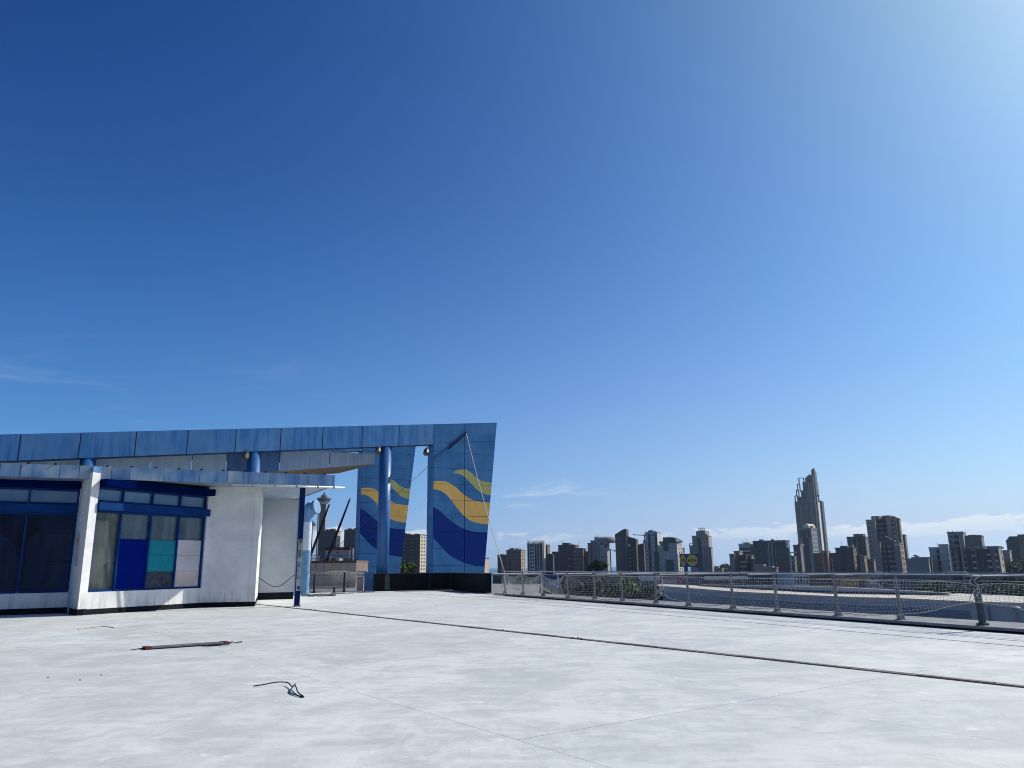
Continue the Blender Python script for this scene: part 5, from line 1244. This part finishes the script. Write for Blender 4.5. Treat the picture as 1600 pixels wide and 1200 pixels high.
a_, b_, c_, d_ = at(961, 836, 620), at(979, 831, 620), at(979, 840, 620), at(994, 843.2, 624)
lp_ = f.P + Z * (f.z1 + .72) + f.N * .25
build('wedge_roof', MB().prism([lp_, lp_ + f.U * f.W, lp_ + f.U * f.W + Z * 5.4, lp_ + f.U * f.W * .72 + Z * 5.0, lp_ + Z * 1.2], -f.N * 17), BRD, r)
lq = g.P + Z * (g.z1 + .72) + g.N * .25; build('wedge_roof', MB().prism([lq, lq + g.U * g.W, lq + g.U * g.W + Z * .9, lq + Z * 3.2], -g.N * 15), BRD, r)
strip(f, .02, .42, fmat('brown', (.12, .08, .065)), .4); strip(f, .42, 1.0, SL, .25); wins(f, .45, .62, 1, mat=WINL, w=.3, h=.25, proud=.3); wins(g, .06, .42, 2, mat=WINL, w=.55, h=.3, top=7); wins(g, .5, .95, 2, mat=WINL, w=.2, h=.25, top=6)
rl0 = g.P + g.U * g.W * .05 + Z * (g.z1 - 2.4) + g.N * .1; build('roof_light', MB().prism([rl0, rl0 + g.U * 2.6, rl0 + g.U * 3.0 - Z * 2.2 + g.N * .9, rl0 + g.U * .6 - Z * 2.2 + g.N * .9], g.N * .25), WH, r)
r = city(1002, 640, T, 'brown block with sloping roof squeezed left of the grey striped tower')
f = mk(r, 994, 1006, None, 853, 636, BR, 6); g = mk(r, 1005, 1012, None, 845.5, 645, BR, 6); strip(f, .55, 1., SL, .3)
lp_ = f.P + Z * (f.z1 + .72) + f.N * .25; build('wedge_roof', MB().prism([lp_, lp_ + f.U * f.W, lp_ + f.U * f.W + Z * 1.6], -f.N * 14), BR, r)
r = city(1020, 610, T, 'pale grey tower with dark vertical stripes and sunlit right flank')
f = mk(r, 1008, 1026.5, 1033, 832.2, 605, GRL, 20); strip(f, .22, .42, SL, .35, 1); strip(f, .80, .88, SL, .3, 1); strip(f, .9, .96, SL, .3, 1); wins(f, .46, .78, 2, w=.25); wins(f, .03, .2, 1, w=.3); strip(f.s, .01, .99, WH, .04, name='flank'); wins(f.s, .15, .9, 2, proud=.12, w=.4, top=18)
strip(f, .72, 1.05, SL, 1.4, z1=zat(863, f.P[0], f.P[1]), name='lower_wing'); pent(f, 1012.3, 1016.8, 829.2, SL); pent(f, 1019, 1024.8, 829.5, WH, 3, 1025.5); mastline(f, 1018.5, 829, 825.5)
r = city(1048, 600, T, 'white and grey block with dark green sloping roof left of the logo sign')
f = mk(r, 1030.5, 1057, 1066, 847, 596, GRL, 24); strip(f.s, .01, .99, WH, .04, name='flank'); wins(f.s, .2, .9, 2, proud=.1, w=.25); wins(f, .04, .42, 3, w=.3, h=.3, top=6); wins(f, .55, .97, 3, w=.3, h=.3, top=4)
strip(f, .22, .52, GRN, .4, z1=f.z1 + .6, z0=f.z1 - 6.5, name='green_panel'); strip(f, 0, 1, GRN, .8, z1=f.z1 + .8, z0=f.z1 - .6, name='eave')
g = pent(f, 1035.5, 1050, 839.2, GRN, 2, dep=10)
e_ = g.P + g.U * g.W + Z * (g.z1); build('green_roof', MB().prism([e_, e_ + g.U * 5.2 - Z * 2.6, e_ + g.U * 5.2 - Z * 3.0, e_ - Z * .6], -g.N * 10), GRN, r); mastline(g, 1044.5, 839, 836)
strip(f, .35, .75, GRN, 1.5, z1=zat(875, f.P[0], f.P[1]), name='lower_wing')
r = city(1068, 640, T, 'slim grey block behind the logo sign with balcony corner')
f = mk(r, 1060, 1068, 1070, 857, 636, GR, 18); bals(f, .5, 1.0, GRL)
r = city(1095, 590, T, 'stepped beige grey tower with white framed top right of the logo sign')
f = mk(r, 1081.2, 1106.8, None, 838, 586, BE, 8, 16); g = pent(f, 1087.3, 1101.8, 829.5, BE, 3, dep=9); k_ = mk(r, 1097, 1111, None, 856.2, 580, GR, 8, 8); l_ = mk(r, 1077, 1082.5, None, 853.5, 590, GR, 8, 9)
strip(f, .32, .36, SL, .5, 1); strip(f, .40, .44, SL, .5, 1); strip(f, .48, .52, SL, .5, 1); wins(f, .08, .28, 2, w=.25, h=.3); wins(f, .58, .92, 3, w=.22, h=.3); strip(k_, .2, .26, GRD, .3); strip(k_, .5, .56, GRD, .3); strip(k_, .8, .86, GRD, .3)
tf = MB()
for i in range(4): tf.box(g.P + g.U * (g.W * (.30 + .2 * i)) + Z * g.z1, g.U * .4, -g.N * .4, Z * 2.0)
tf.box(g.P + g.U * g.W * .28 + Z * (g.z1 + 2.0), g.U * g.W * .68, -g.N * 5, Z * .4); tf.box(g.P + g.U * g.W * .28 + Z * (g.z1 + .02), g.U * g.W * .68, -g.N * 5, Z * .5); build('white_crown', tf, WH, r)
fm2 = MB(); fm2.box(l_.P + Z * l_.z1, l_.U * .5, -l_.N * .5, Z * 2); fm2.box(l_.P + Z * (l_.z1 + 1.6), l_.U * l_.W, -l_.N * .5, Z * .5); build('open_frame', fm2, GRD, r)
# --- centre right
for x0, x1, y, D, lb, mt in ((1112, 1128, 889, 600, 'low grey green house row by the sea, left half', OLV), (1127, 1142, 885.5, 610, 'low grey house group by the sea next to the reddish terrace block', GRD)):
    r = city((x0 + x1) / 2, D, 'low_house', lb, 'low houses by the sea'); f = mk(r, x0, x1, None, y, D, mt, 8, 12); wins(f, sp=3.5, mat=WINL, w=.4)
r = city(1155, 520, T, 'reddish stepped terrace block in front of the white banded block')
f = mk(r, 1139.6, 1147.5, None, 867, 520, MAU, 8); g = mk(r, 1146.8, 1155, None, 862.3, 524, MAU, 8); h_ = mk(r, 1154.5, 1166, None, 868.5, 518, BRD, 8); k_ = mk(r, 1165.5, 1174, None, 869, 522, OLV, 8); l_ = mk(r, 1172.5, 1179.5, None, 875, 516, BR2, 8)
for q_ in (f, g): strip(q_, .3, .42, GRL, .6, 2); strip(q_, .62, .74, GRL, .6, 2)
bals(h_, .1, .9, GRL, out=1.3, h=.8, dark=False); bals(k_, .1, .8, OLV, out=1.2, h=.9); wins(l_, .2, .8, 2, mat=WINL, w=.3)
r = city(1166, 560, T, 'white grey block with horizontal balcony bands behind the reddish terrace block')
f = mk(r, 1154.2, 1178, None, 851.5, 566, GRL, 6); bals(f, .06, .70, GRL, out=1.0, h=1.2, top=2); bals(f, .76, 1.0, GRD, out=1.3, h=.8, top=1); pent(f, 1160, 1171, 847.3, GRL); pent(f, 1154.6, 1159, 849.3, WH, 3, dep=4); mastline(f, 1160.5, 847, 844.5)
r = city(1205, 500, 'office_slab', 'broad dark glass office slab with two pale vertical fins')
f = mk(r, 1176.5, 1231.5, 1233.5, 846, 500, GLS, 10, 18); g_ = f
bm = MB(); z = f.z1 - 4.5
while z > f.zv: bm.box(f.P + f.U * f.W * .03 + Z * z + f.N * .05, f.U * f.W * .36, f.N * .12, Z * .45); bm.box(f.P + f.U * f.W * .66 + Z * z + f.N * .05, f.U * f.W * .31, f.N * .12, Z * .45); z -= 2.7
build('floor_band', bm, fmat('band_teal', (.055, .075, .085)), r, kind='stuff')
for a_, b_ in ((.43, .475), (.515, .56)): strip(f, a_, b_, GR, 1.4)
strip(f, .395, .405, GRL, .5); strip(f, .615, .625, GRL, .5); strip(f, 0, .022, GR, .8); strip(f, .935, 1.0, WH, .8, z1=f.z1 + .5, z0=f.z1 - 4, name='corner_block'); strip(f, 0, .93, GRD, .5, z1=f.z1 + .9, z0=f.z1 - .4, name='top_band')
bals(f.s, .1, 1.6, WH, out=.7, h=1.3, top=4, dark=False); strip(f.s, 0.02, .5, WH, .5, 5)
bq = f.s; bm = MB(); z = bq.z1 - 7
while z > bq.zv - 3: bm.box(bq.P + bq.U * 1.0 + Z * z, bq.U * 9, bq.N * 3.0, Z * .5); z -= 2.7
build('side_balcony', bm, DK, r, kind='stuff')
r = city(1195, 460, 'low_terrace', 'low tan stepped terrace in front of the dark glass office slab', 'low houses by the sea')
f = mk(r, 1178, 1193, None, 884, 462, BE, 6, 10); g = mk(r, 1193, 1206.5, None, 886.6, 458, BE, 6, 10); h_ = mk(r, 1206, 1213, None, 888.5, 456, OLV, 6, 10); wins(g, .1, .9, 4, h=.35)
r = city(1237, 540, 'low_house', 'small blue white house in the gap right of the dark office slab', 'low houses by the sea'); f = mk(r, 1234, 1241, None, 872, 545, GRD, 8, 10); wins(f, .3, .9, 1, mat=plain('blue_panel', (.12, .22, .40), .6)); pent(f, 1236, 1239.5, 871, GR)
r = city(1243, 560, T, 'dark grey block left of the tower with the barrel roof')
f = mk(r, 1239.2, 1250, None, 852.5, 556, GRD, 6); wins(f, .15, .6, 2); pent(f, 1246, 1251, 849.5, GRD)
# --- the tallest hotel tower: upright slabs of rising height
r = city(1262, 1170, 'stepped_skyscraper', 'tallest dark tower with stepped sloping top and open frames', 'towers on the skyline')
DT = 1165
def sl_(x0, x1, y, d, mat=SL, dep=22, z0=None): return mk(r, x0, x1, None, y, DT + d, mat, 8, dep, z0, 'tower_slab', False)
TG = fmat('tower_grey', (.046, .052, .070)); TG2 = fmat('tower_grey_light', (.17, .175, .19)); TD = fmat('tower_dark', (.020, .026, .040))
steps = [(1241.2, 1246.8, 783.4, 0, TG), (1246.6, 1251.2, 776, 3, TD), (1250.9, 1254.2, 766, 5, TG), (1253.6, 1257.8, 753, 7, TD), (1257.6, 1260.4, 746, 4, TG), (1260.1, 1263.2, 743.2, 2, TD), (1263.0, 1265.2, 741, 5, TG), (1265.0, 1267.6, 741.6, 0, TD), (1267.2, 1271.9, 735, 2, TG)]
fs_ = [sl_(a_, b_, y, d, m_) for a_, b_, y, d, m_ in steps]
spf = fs_[-1]; tp = spf.P + Z * spf.z1; build('spire', MB().prism([tp, tp + spf.U * spf.W, tp + spf.U * spf.W + Z * 3.6, tp + spf.U * spf.W * .55 + Z * 2.6], -spf.N * 10), TG, r)
e_ = sl_(1271.7, 1274.4, 752, 9, TG); e2_ = mk(r, 1273.6, 1276.6, 1279.4, 776, DT + 4, TD, 12, 16, None, 'tower_slab', False); strip(e2_.s, .03, .97, WH, .1, name='flank'); e4_ = sl_(1278.6, 1283.4, 782.3, 40, TD); mk(r, 1270.5, 1276, None, 800, DT - 2, TD, 8, 10, None, 'tower_slab', False)  # white strip paints the flank's sunlight onto the dark tower
def frame_(x0, x1, y0, y1, d):
    a_, b_ = at(x0, y0, DT + d), at(x1, y1, DT + d); mb = MB(); w = .65
    for x in (a_[0], b_[0] - w): mb.box(V(x, DT + d, b_[2] - 1), V(w, 0, 0), V(0, w, 0), Z * (a_[2] - b_[2] + 1))
    mb.box(V(a_[0], DT + d - .05, a_[2] - w), V(b_[0] - a_[0], 0, 0), V(0, w, 0), Z * w); mb.box(V(a_[0], DT + d + 2.5, a_[2] - w), V(b_[0] - a_[0], 0, 0), V(0, w, 0), Z * w)
    for x in (a_[0], b_[0] - w): mb.box(V(x, DT + d + 2.5, b_[2] - 1), V(w, 0, 0), V(0, w, 0), Z * (a_[2] - b_[2] + 1)); mb.box(V(x, DT + d + w, a_[2] - w * .98), V(w, 0, 0), V(0, 1.8, 0), Z * w * .96)
    build('open_frame', mb, TG, r)
for q_ in ((1242.2, 1247.6, 774.2, 783.5, 1), (1244.4, 1249.6, 765, 776, 4), (1246.1, 1251.4, 756, 767, 6), (1248.2, 1257.4, 746.4, 756.5, 9), (1277.6, 1280.6, 773.2, 783.5, 8)): frame_(*q_)
for x0, x1, y in ((1249.5, 1251.0, 790), (1262.0, 1263.4, 753), (1265.4, 1266.6, 753), (1268.6, 1270.0, 742)):
    mk(r, x0, x1, None, y, DT - 2.5, TG2, 8, 3, None, 'pilaster', False)
wf = mk(r, 1251.2, 1261.6, None, 783, DT - 1.5, TD, 8, 3, None, 'facade_bay', False); wins(wf, .03, .97, 8, fh=3.6, w=.5, h=.5, mat=plain('tower_window', (.018, .02, .028), .4, .3, .3)); 
# --- in front of it
r = city(1258, 640, T, 'grey tower with a bright barrel roof in front of the tallest tower')
f = mk(r, 1247.6, 1267.0, 1276.0, 826, 640, GR, 26, 14); strip(f, .32, .72, SL, .4, 4); wins(f, .34, .70, 4, proud=.46, w=.5, h=.4, top=9); strip(f, .05, .95, GRD, .7, z1=f.z1 - .5, z0=f.z1 - 7.2, name='top_band'); strip(f, .2, .26, DK, .8, z1=f.z1 - 2, z0=f.z1 - 6.5, name='recess_shade'); strip(f, .45, .55, DK, .8, z1=f.z1 - 2, z0=f.z1 - 6.5, name='recess_shade'); strip(f, .74, .82, DK, .8, z1=f.z1 - 2, z0=f.z1 - 6.5, name='recess_shade')
strip(f.s, .01, .99, GRL, .04, name='flank'); wins(f.s, .08, .95, 2, proud=.1, w=.7, h=.22, fh=3.3)
g = f; c0 = f.P + f.U * f.W * .32 + Z * f.z1 - f.N * 1.0; arc = [c0 + f.U * (f.W * .52 * (1 - math.cos(a_)) / 2) + Z * (4.2 * math.sin(a_)) for a_ in np.linspace(0, math.pi, 13)]
build('barrel_roof', MB().prism(arc, -f.N * 11), fmat('bright_roof', (.62, .56, .42)), r)
r = city(1280, 500, T, 'mid height red brown block with small square windows below the tallest tower')
f = mk(r, 1271, 1285.5, None, 866, 500, BR2, 6, 14); wins(f, .12, .9, 5, mat=WINL, w=.25, h=.28, fh=3.3); g = mk(r, 1285, 1292.5, None, 862, 503, fmat('rose_tan', (.28, .18, .145)), 8, 14)
r = city(1299, 510, T, 'red brown block with pale central balcony stripe, left of the dark pair of towers')
f = mk(r, 1292.8, 1306.4, None, 865.5, 508, BR2, 6, 14); strip(f, .4, .52, GRL, .7, 2); wins(f, .05, .36, 2, w=.25, h=.3); wins(f, .58, .95, 2, w=.25, h=.3); bals(f, .42, .62, GRL, out=1.1, h=.7, dark=False)
# --- right group
r = city(1320, 470, T, 'dark slate block with lit lower windows and narrow tan flank')
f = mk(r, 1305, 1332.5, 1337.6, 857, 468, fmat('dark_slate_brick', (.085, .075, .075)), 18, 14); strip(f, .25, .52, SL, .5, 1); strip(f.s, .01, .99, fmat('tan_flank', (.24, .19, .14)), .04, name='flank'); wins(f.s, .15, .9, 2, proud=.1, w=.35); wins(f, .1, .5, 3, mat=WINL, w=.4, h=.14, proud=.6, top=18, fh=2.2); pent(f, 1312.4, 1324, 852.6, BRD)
r = city(1338, 560, T, 'dark grey ribbed tower tapering behind the slate block')
f = mk(r, 1323, 1351.8, None, 839.5, 560, fmat('ribbed', (.125, .12, .125)), 6, 18); strip(f, .34, .44, SL, .6, 0); strip(f, .5, .56, GR, .9, 0); strip(f, .63, .70, SL, .6, 0); strip(f, .8, .84, GRD, .6); pent(f, 1333, 1338.2, 834.2, GRD); pent(f, 1342, 1347, 834, GRD); mk(r, 1349, 1353.4, None, 841.5, 565, GRD, 6, 14)
r = city(1345, 450, T, 'low brown tan block at the foot of the ribbed tower')
f = mk(r, 1338, 1343.6, None, 870, 452, BR, 8, 10); g = mk(r, 1343.4, 1349.6, None, 870.5, 448, fmat('tan_block', (.26, .20, .14)), 8, 10); wins(g, .2, .8, 1, w=.4)
r = city(1357, 470, T, 'low mauve brick block left of the tall twin topped tower')
f = mk(r, 1349.5, 1365, None, 875.6, 468, MAU, 6, 12); wins(f, .1, .9, 4, w=.3, h=.35)
r = city(1380, 520, T, 'tall twin topped tower with chevron balconies')
f = mk(r, 1353, 1362.6, None, 813.4, 524, BE, 4, 14); wins(f, .15, .6, 1, w=.55, h=.4); g = mk(r, 1361.6, 1366.6, None, 810, 522, GR, 4, 16); h_ = mk(r, 1366.4, 1384.6, None, 810.8, 530, GRD, 4, 14); k_ = mk(r, 1384.2, 1389.6, None, 809.5, 522, GR, 4, 16); l_ = mk(r, 1389.4, 1399.2, None, 808.8, 523, GRD, 4, 14); n_ = mk(r, 1399, 1404.5, None, 811.2, 526, fmat('brown_grey', (.18, .145, .125)), 4, 14)
bals(h_, .02, .34, GRL, out=4.2, h=.9, top=1, slant=-1); bals(h_, .36, .64, GRL, out=1.0, h=.9, top=1, dark=False); bals(h_, .66, .98, GRL, out=4.2, h=.9, top=1, slant=1)
wins(l_, .15, .75, 1, w=.9, h=.4); strip(l_, .12, .8, BE, .2); wins(l_, .2, .72, 1, w=.9, h=.4, proud=.3); wins(n_, .2, .8, 1, w=.4)
pent(h_, 1361, 1372.2, 806.2, GRD, -3, dep=10); pent(h_, 1378, 1389.2, 805.2, GRD, -3, dep=10)
r = city(1387, 440, T, 'lower tower with curved balconies and pointed top in front of the twin topped tower')
f = mk(r, 1364.6, 1375, None, 849.5, 440, GR, 4, 14); h_ = mk(r, 1374.6, 1397, None, 846, 444, GRD, 4, 12); k_ = mk(r, 1396, 1405.5, 1411, 850, 439, GR, 14, 14)
lp_ = h_.P + Z * h_.z1; build('pointed_top', MB().prism([lp_ + h_.U * h_.W * .0, lp_ + h_.U * h_.W * 1.0, lp_ + h_.U * h_.W * .38 + Z * 3.4], -h_.N * 8), SL, r)
strip(h_, .38, .50, SL, .9, 1.5)
def curved(f_, f0, f1, fh=2.75):
    mb = MB(); z = f_.z1 - 3.2
    while z > f_.zv - 1:
        n = 7; pts = []
        for i in range(n + 1):
            t = i / n; pts.append(f_.P + f_.U * f_.W * lerp(f0, f1, t) + f_.N * (.3 + 2.0 * math.sin(t * math.pi * .5 if f0 < .3 else (1 - t) * math.pi * .5)) + Z * z)
        for p_, q_ in zip(pts[:-1], pts[1:]): mb.box(p_, q_ - p_, -f_.N * .15, Z * 1.05)
        z -= fh
    build('balcony', mb, BAL, f_.root, kind='stuff')
curved(h_, .03, .37); curved(h_, .52, .97); strip(k_.s, .01, .99, TAN, .05, name='flank'); wins(k_.s, .1, .9, 2, proud=.12, w=.45); strip(k_, .3, 1.0, WH, 1.0, z1=k_.z1 + .3, z0=k_.z1 - .8, name='ledge'); pent(k_, 1396.5, 1404, 846.8, GRD, 3, 1405.5)
r = city(1411, 560, T, 'dark narrow block standing right behind the twin topped tower')
f = mk(r, 1400, 1413.6, None, 836.5, 570, GRD, 4, 16)
r = city(1434, 380, 'long_block', 'long low blank grey block under the lone palm')
f = mk(r, 1415, 1450.6, None, 874.6, 380, fmat('blank_grey', (.19, .20, .215)), 4, 25); g = mk(r, 1450, 1455, None, 874.5, 386, SL, 4, 14)
r = city(1445, 460, 'low_house', 'low reddish roofed house behind the long blank block', 'low houses by the sea'); f = mk(r, 1436, 1453, None, 872.2, 470, BR2, 4, 12); mk(r, 1424, 1431, None, 872.6, 480, OLV, 4, 12)
r = city(1480, 400, T, 'stepped pale grey apartment block right of the long blank block')
f = mk(r, 1451.5, 1466.8, None, 857, 400, GRL, 4, 14); g = mk(r, 1466.4, 1481, None, 852.3, 396, GRL, 4, 16); h_ = mk(r, 1480, 1504.2, None, 832.6, 404, GR, 4, 18); k_ = mk(r, 1504, 1533, None, 838.3, 408, fmat('taupe_grey', (.165, .16, .165)), 4, 16)
strip(f, 0, .9, GRL, 1.2, z1=f.z1 + .5, z0=f.z1 - .7, name='ledge'); bals(f, .74, 1.0, GR, out=.7, h=.9, top=.5); wins(g, .80, .98, 1, w=.7, h=.3); bals(h_, .36, .72, GR, out=2.0, h=1.0, top=1.2, slant=-1, zlo=zat(856, h_.P[0], h_.P[1])); strip(h_, .34, .37, GRL, 1.0); strip(h_, .72, .76, GRL, 1.0); wins(h_, .06, .3, 1, w=.7, h=.3)
strip(h_, .2, .5, GRD, .4, z1=zat(857, h_.P[0], h_.P[1]), name='recess_shade'); bals(h_, .20, .50, GR, out=.8, h=1.0, z1=zat(857, h_.P[0], h_.P[1]), dark=False); wins(k_, .05, .95, 8, w=.25, h=.2, mat=GRD)
pent(k_, 1512.6, 1523.6, 835.4, GRD); mastline(h_, 1482.5, 832, 829.8, .2); mastline(h_, 1488.5, 832, 829.5, .2); mastline(g, 1464, 851, 847)
r = city(1530, 360, T, 'brown grey terraced block with zigzag balconies and sunlit right end')
f = mk(r, 1503.5, 1534, None, 857.5, 362, fmat('taupe', (.175, .15, .14)), 4, 14); g = mk(r, 1534, 1559.5, 1565.5, 855.6, 358, fmat('taupe2', (.165, .145, .135)), 16, 12)
for q_, a_, b_ in ((f, .46, .62), (g, .30, .48), (g, .80, .90), (f, .06, .14)): bals(q_, a_, b_, GRL, out=1.6, h=.9, top=1., slant=-1, fh=2.8)
strip(f, .2, .42, BRD, .4); strip(f, .7, .98, BRD, .3); strip(g, .02, .26, SL, .4); strip(g.s, .01, .99, TANL, .05, name='flank'); wins(g.s, .4, .95, 1, proud=.12, w=.5)
for q_, x0, x1, y in ((f, 1522, 1526, 854.8), (g, 1535.5, 1539, 855), (g, 1541, 1549, 854.2), (g, 1557, 1562, 854.4)): pent(q_, x0, x1, y, WH if x0 in (1522, 1535.5) else GRD, 2, dep=5)
r = city(1572, 420, T, 'low tan grey block between the terraced block and the far right tower')
f = mk(r, 1563, 1577, None, 861.5, 425, BE, 4, 12); wins(f, .1, .9, 4, w=.3, h=.35)
r = city(1590, 500, T, 'dark tower with cut corner at the far right edge, above the wood')
f = mk(r, 1572, 1579, None, 846.5, 505, SL, 4, 16); g = mk(r, 1578, 1590.5, None, 839.6, 502, SL, 4, 18); h_ = mk(r, 1590, 1618, None, 836.2, 496, GRD, 4, 18)
lp_ = f.P + Z * (f.z1 + .7); build('cut_corner', MB().prism([lp_, lp_ + f.U * f.W, lp_ + f.U * f.W + Z * 3.0], -f.N * 12), SL, r); wins(h_, .02, .5, 5, mat=WINL, w=.25, h=.2, fh=3.1); strip(h_, .0, .3, fmat('bay_grey', (.15, .15, .155)), .5, 5)
r = city(1590, 430, 'low_house', 'row of small white windowed houses in the wood at the far right', 'low houses by the sea'); f = mk(r, 1576, 1612, None, 874.5, 440, GRD, 4, 12); wins(f, .05, .95, 9, mat=WH, w=.4, h=.35, top=.6)
# --- cranes
def crane(px, y0, y1, xa, xb, yj, D, label):
    b_ = at(px, y0, D); t_ = at(px, y1, D); t = thing('tower_crane', V(b_[0], b_[1], gz(b_[0], b_[1])), label, 'crane', 'tower cranes in the town')
    build('mast', MB().box(V(b_[0] - .6, D, gz(b_[0], D)), V(1.2, 0, 0), V(0, 1.2, 0), Z * (t_[2] - gz(b_[0], D))), GRD, t)
    j0, j1 = at(xa, yj[0], D), at(xb, yj[1], D); build('jib', MB().tube([j0, j1], .45, 4), GRD, t); build('counterweight', MB().abox(V(j1[0], j1[1], j1[2] - 1.6), 1.4, 1.2, 1.8), GRD, t)
crane(954.6, 885, 858, 951, 960.5, (858.6, 859.8), 900, 'thin tower crane in the gap right of the rounded grey tower')
crane(1009, 880, 834, 988.5, 1013, (835.4, 837), 900, 'tower crane jib reaching left of the grey striped tower')

# ------------------------------------------------------------------ air
HAZE = 0.00007
hzm = bpy.data.materials.new('haze'); hzm.use_nodes = True; ht = hzm.node_tree; ht.nodes.clear()
pv = ht.nodes.new('ShaderNodeVolumePrincipled'); pv.inputs['Color'].default_value = (.62, .80, 1, 1); pv.inputs['Density'].default_value = HAZE; pv.inputs['Anisotropy'].default_value = .55
ho = ht.nodes.new('ShaderNodeOutputMaterial'); ht.links.new(pv.outputs[0], ho.inputs['Volume'])
if HAZE > 0:
    hb = MB().box(V(-12500, -320, -62), V(25000, 0, 0), V(0, 12600, 0), V(0, 0, 62 + 152))
    hz_ = build('haze', hb, hzm); hz_['kind'] = 'stuff'
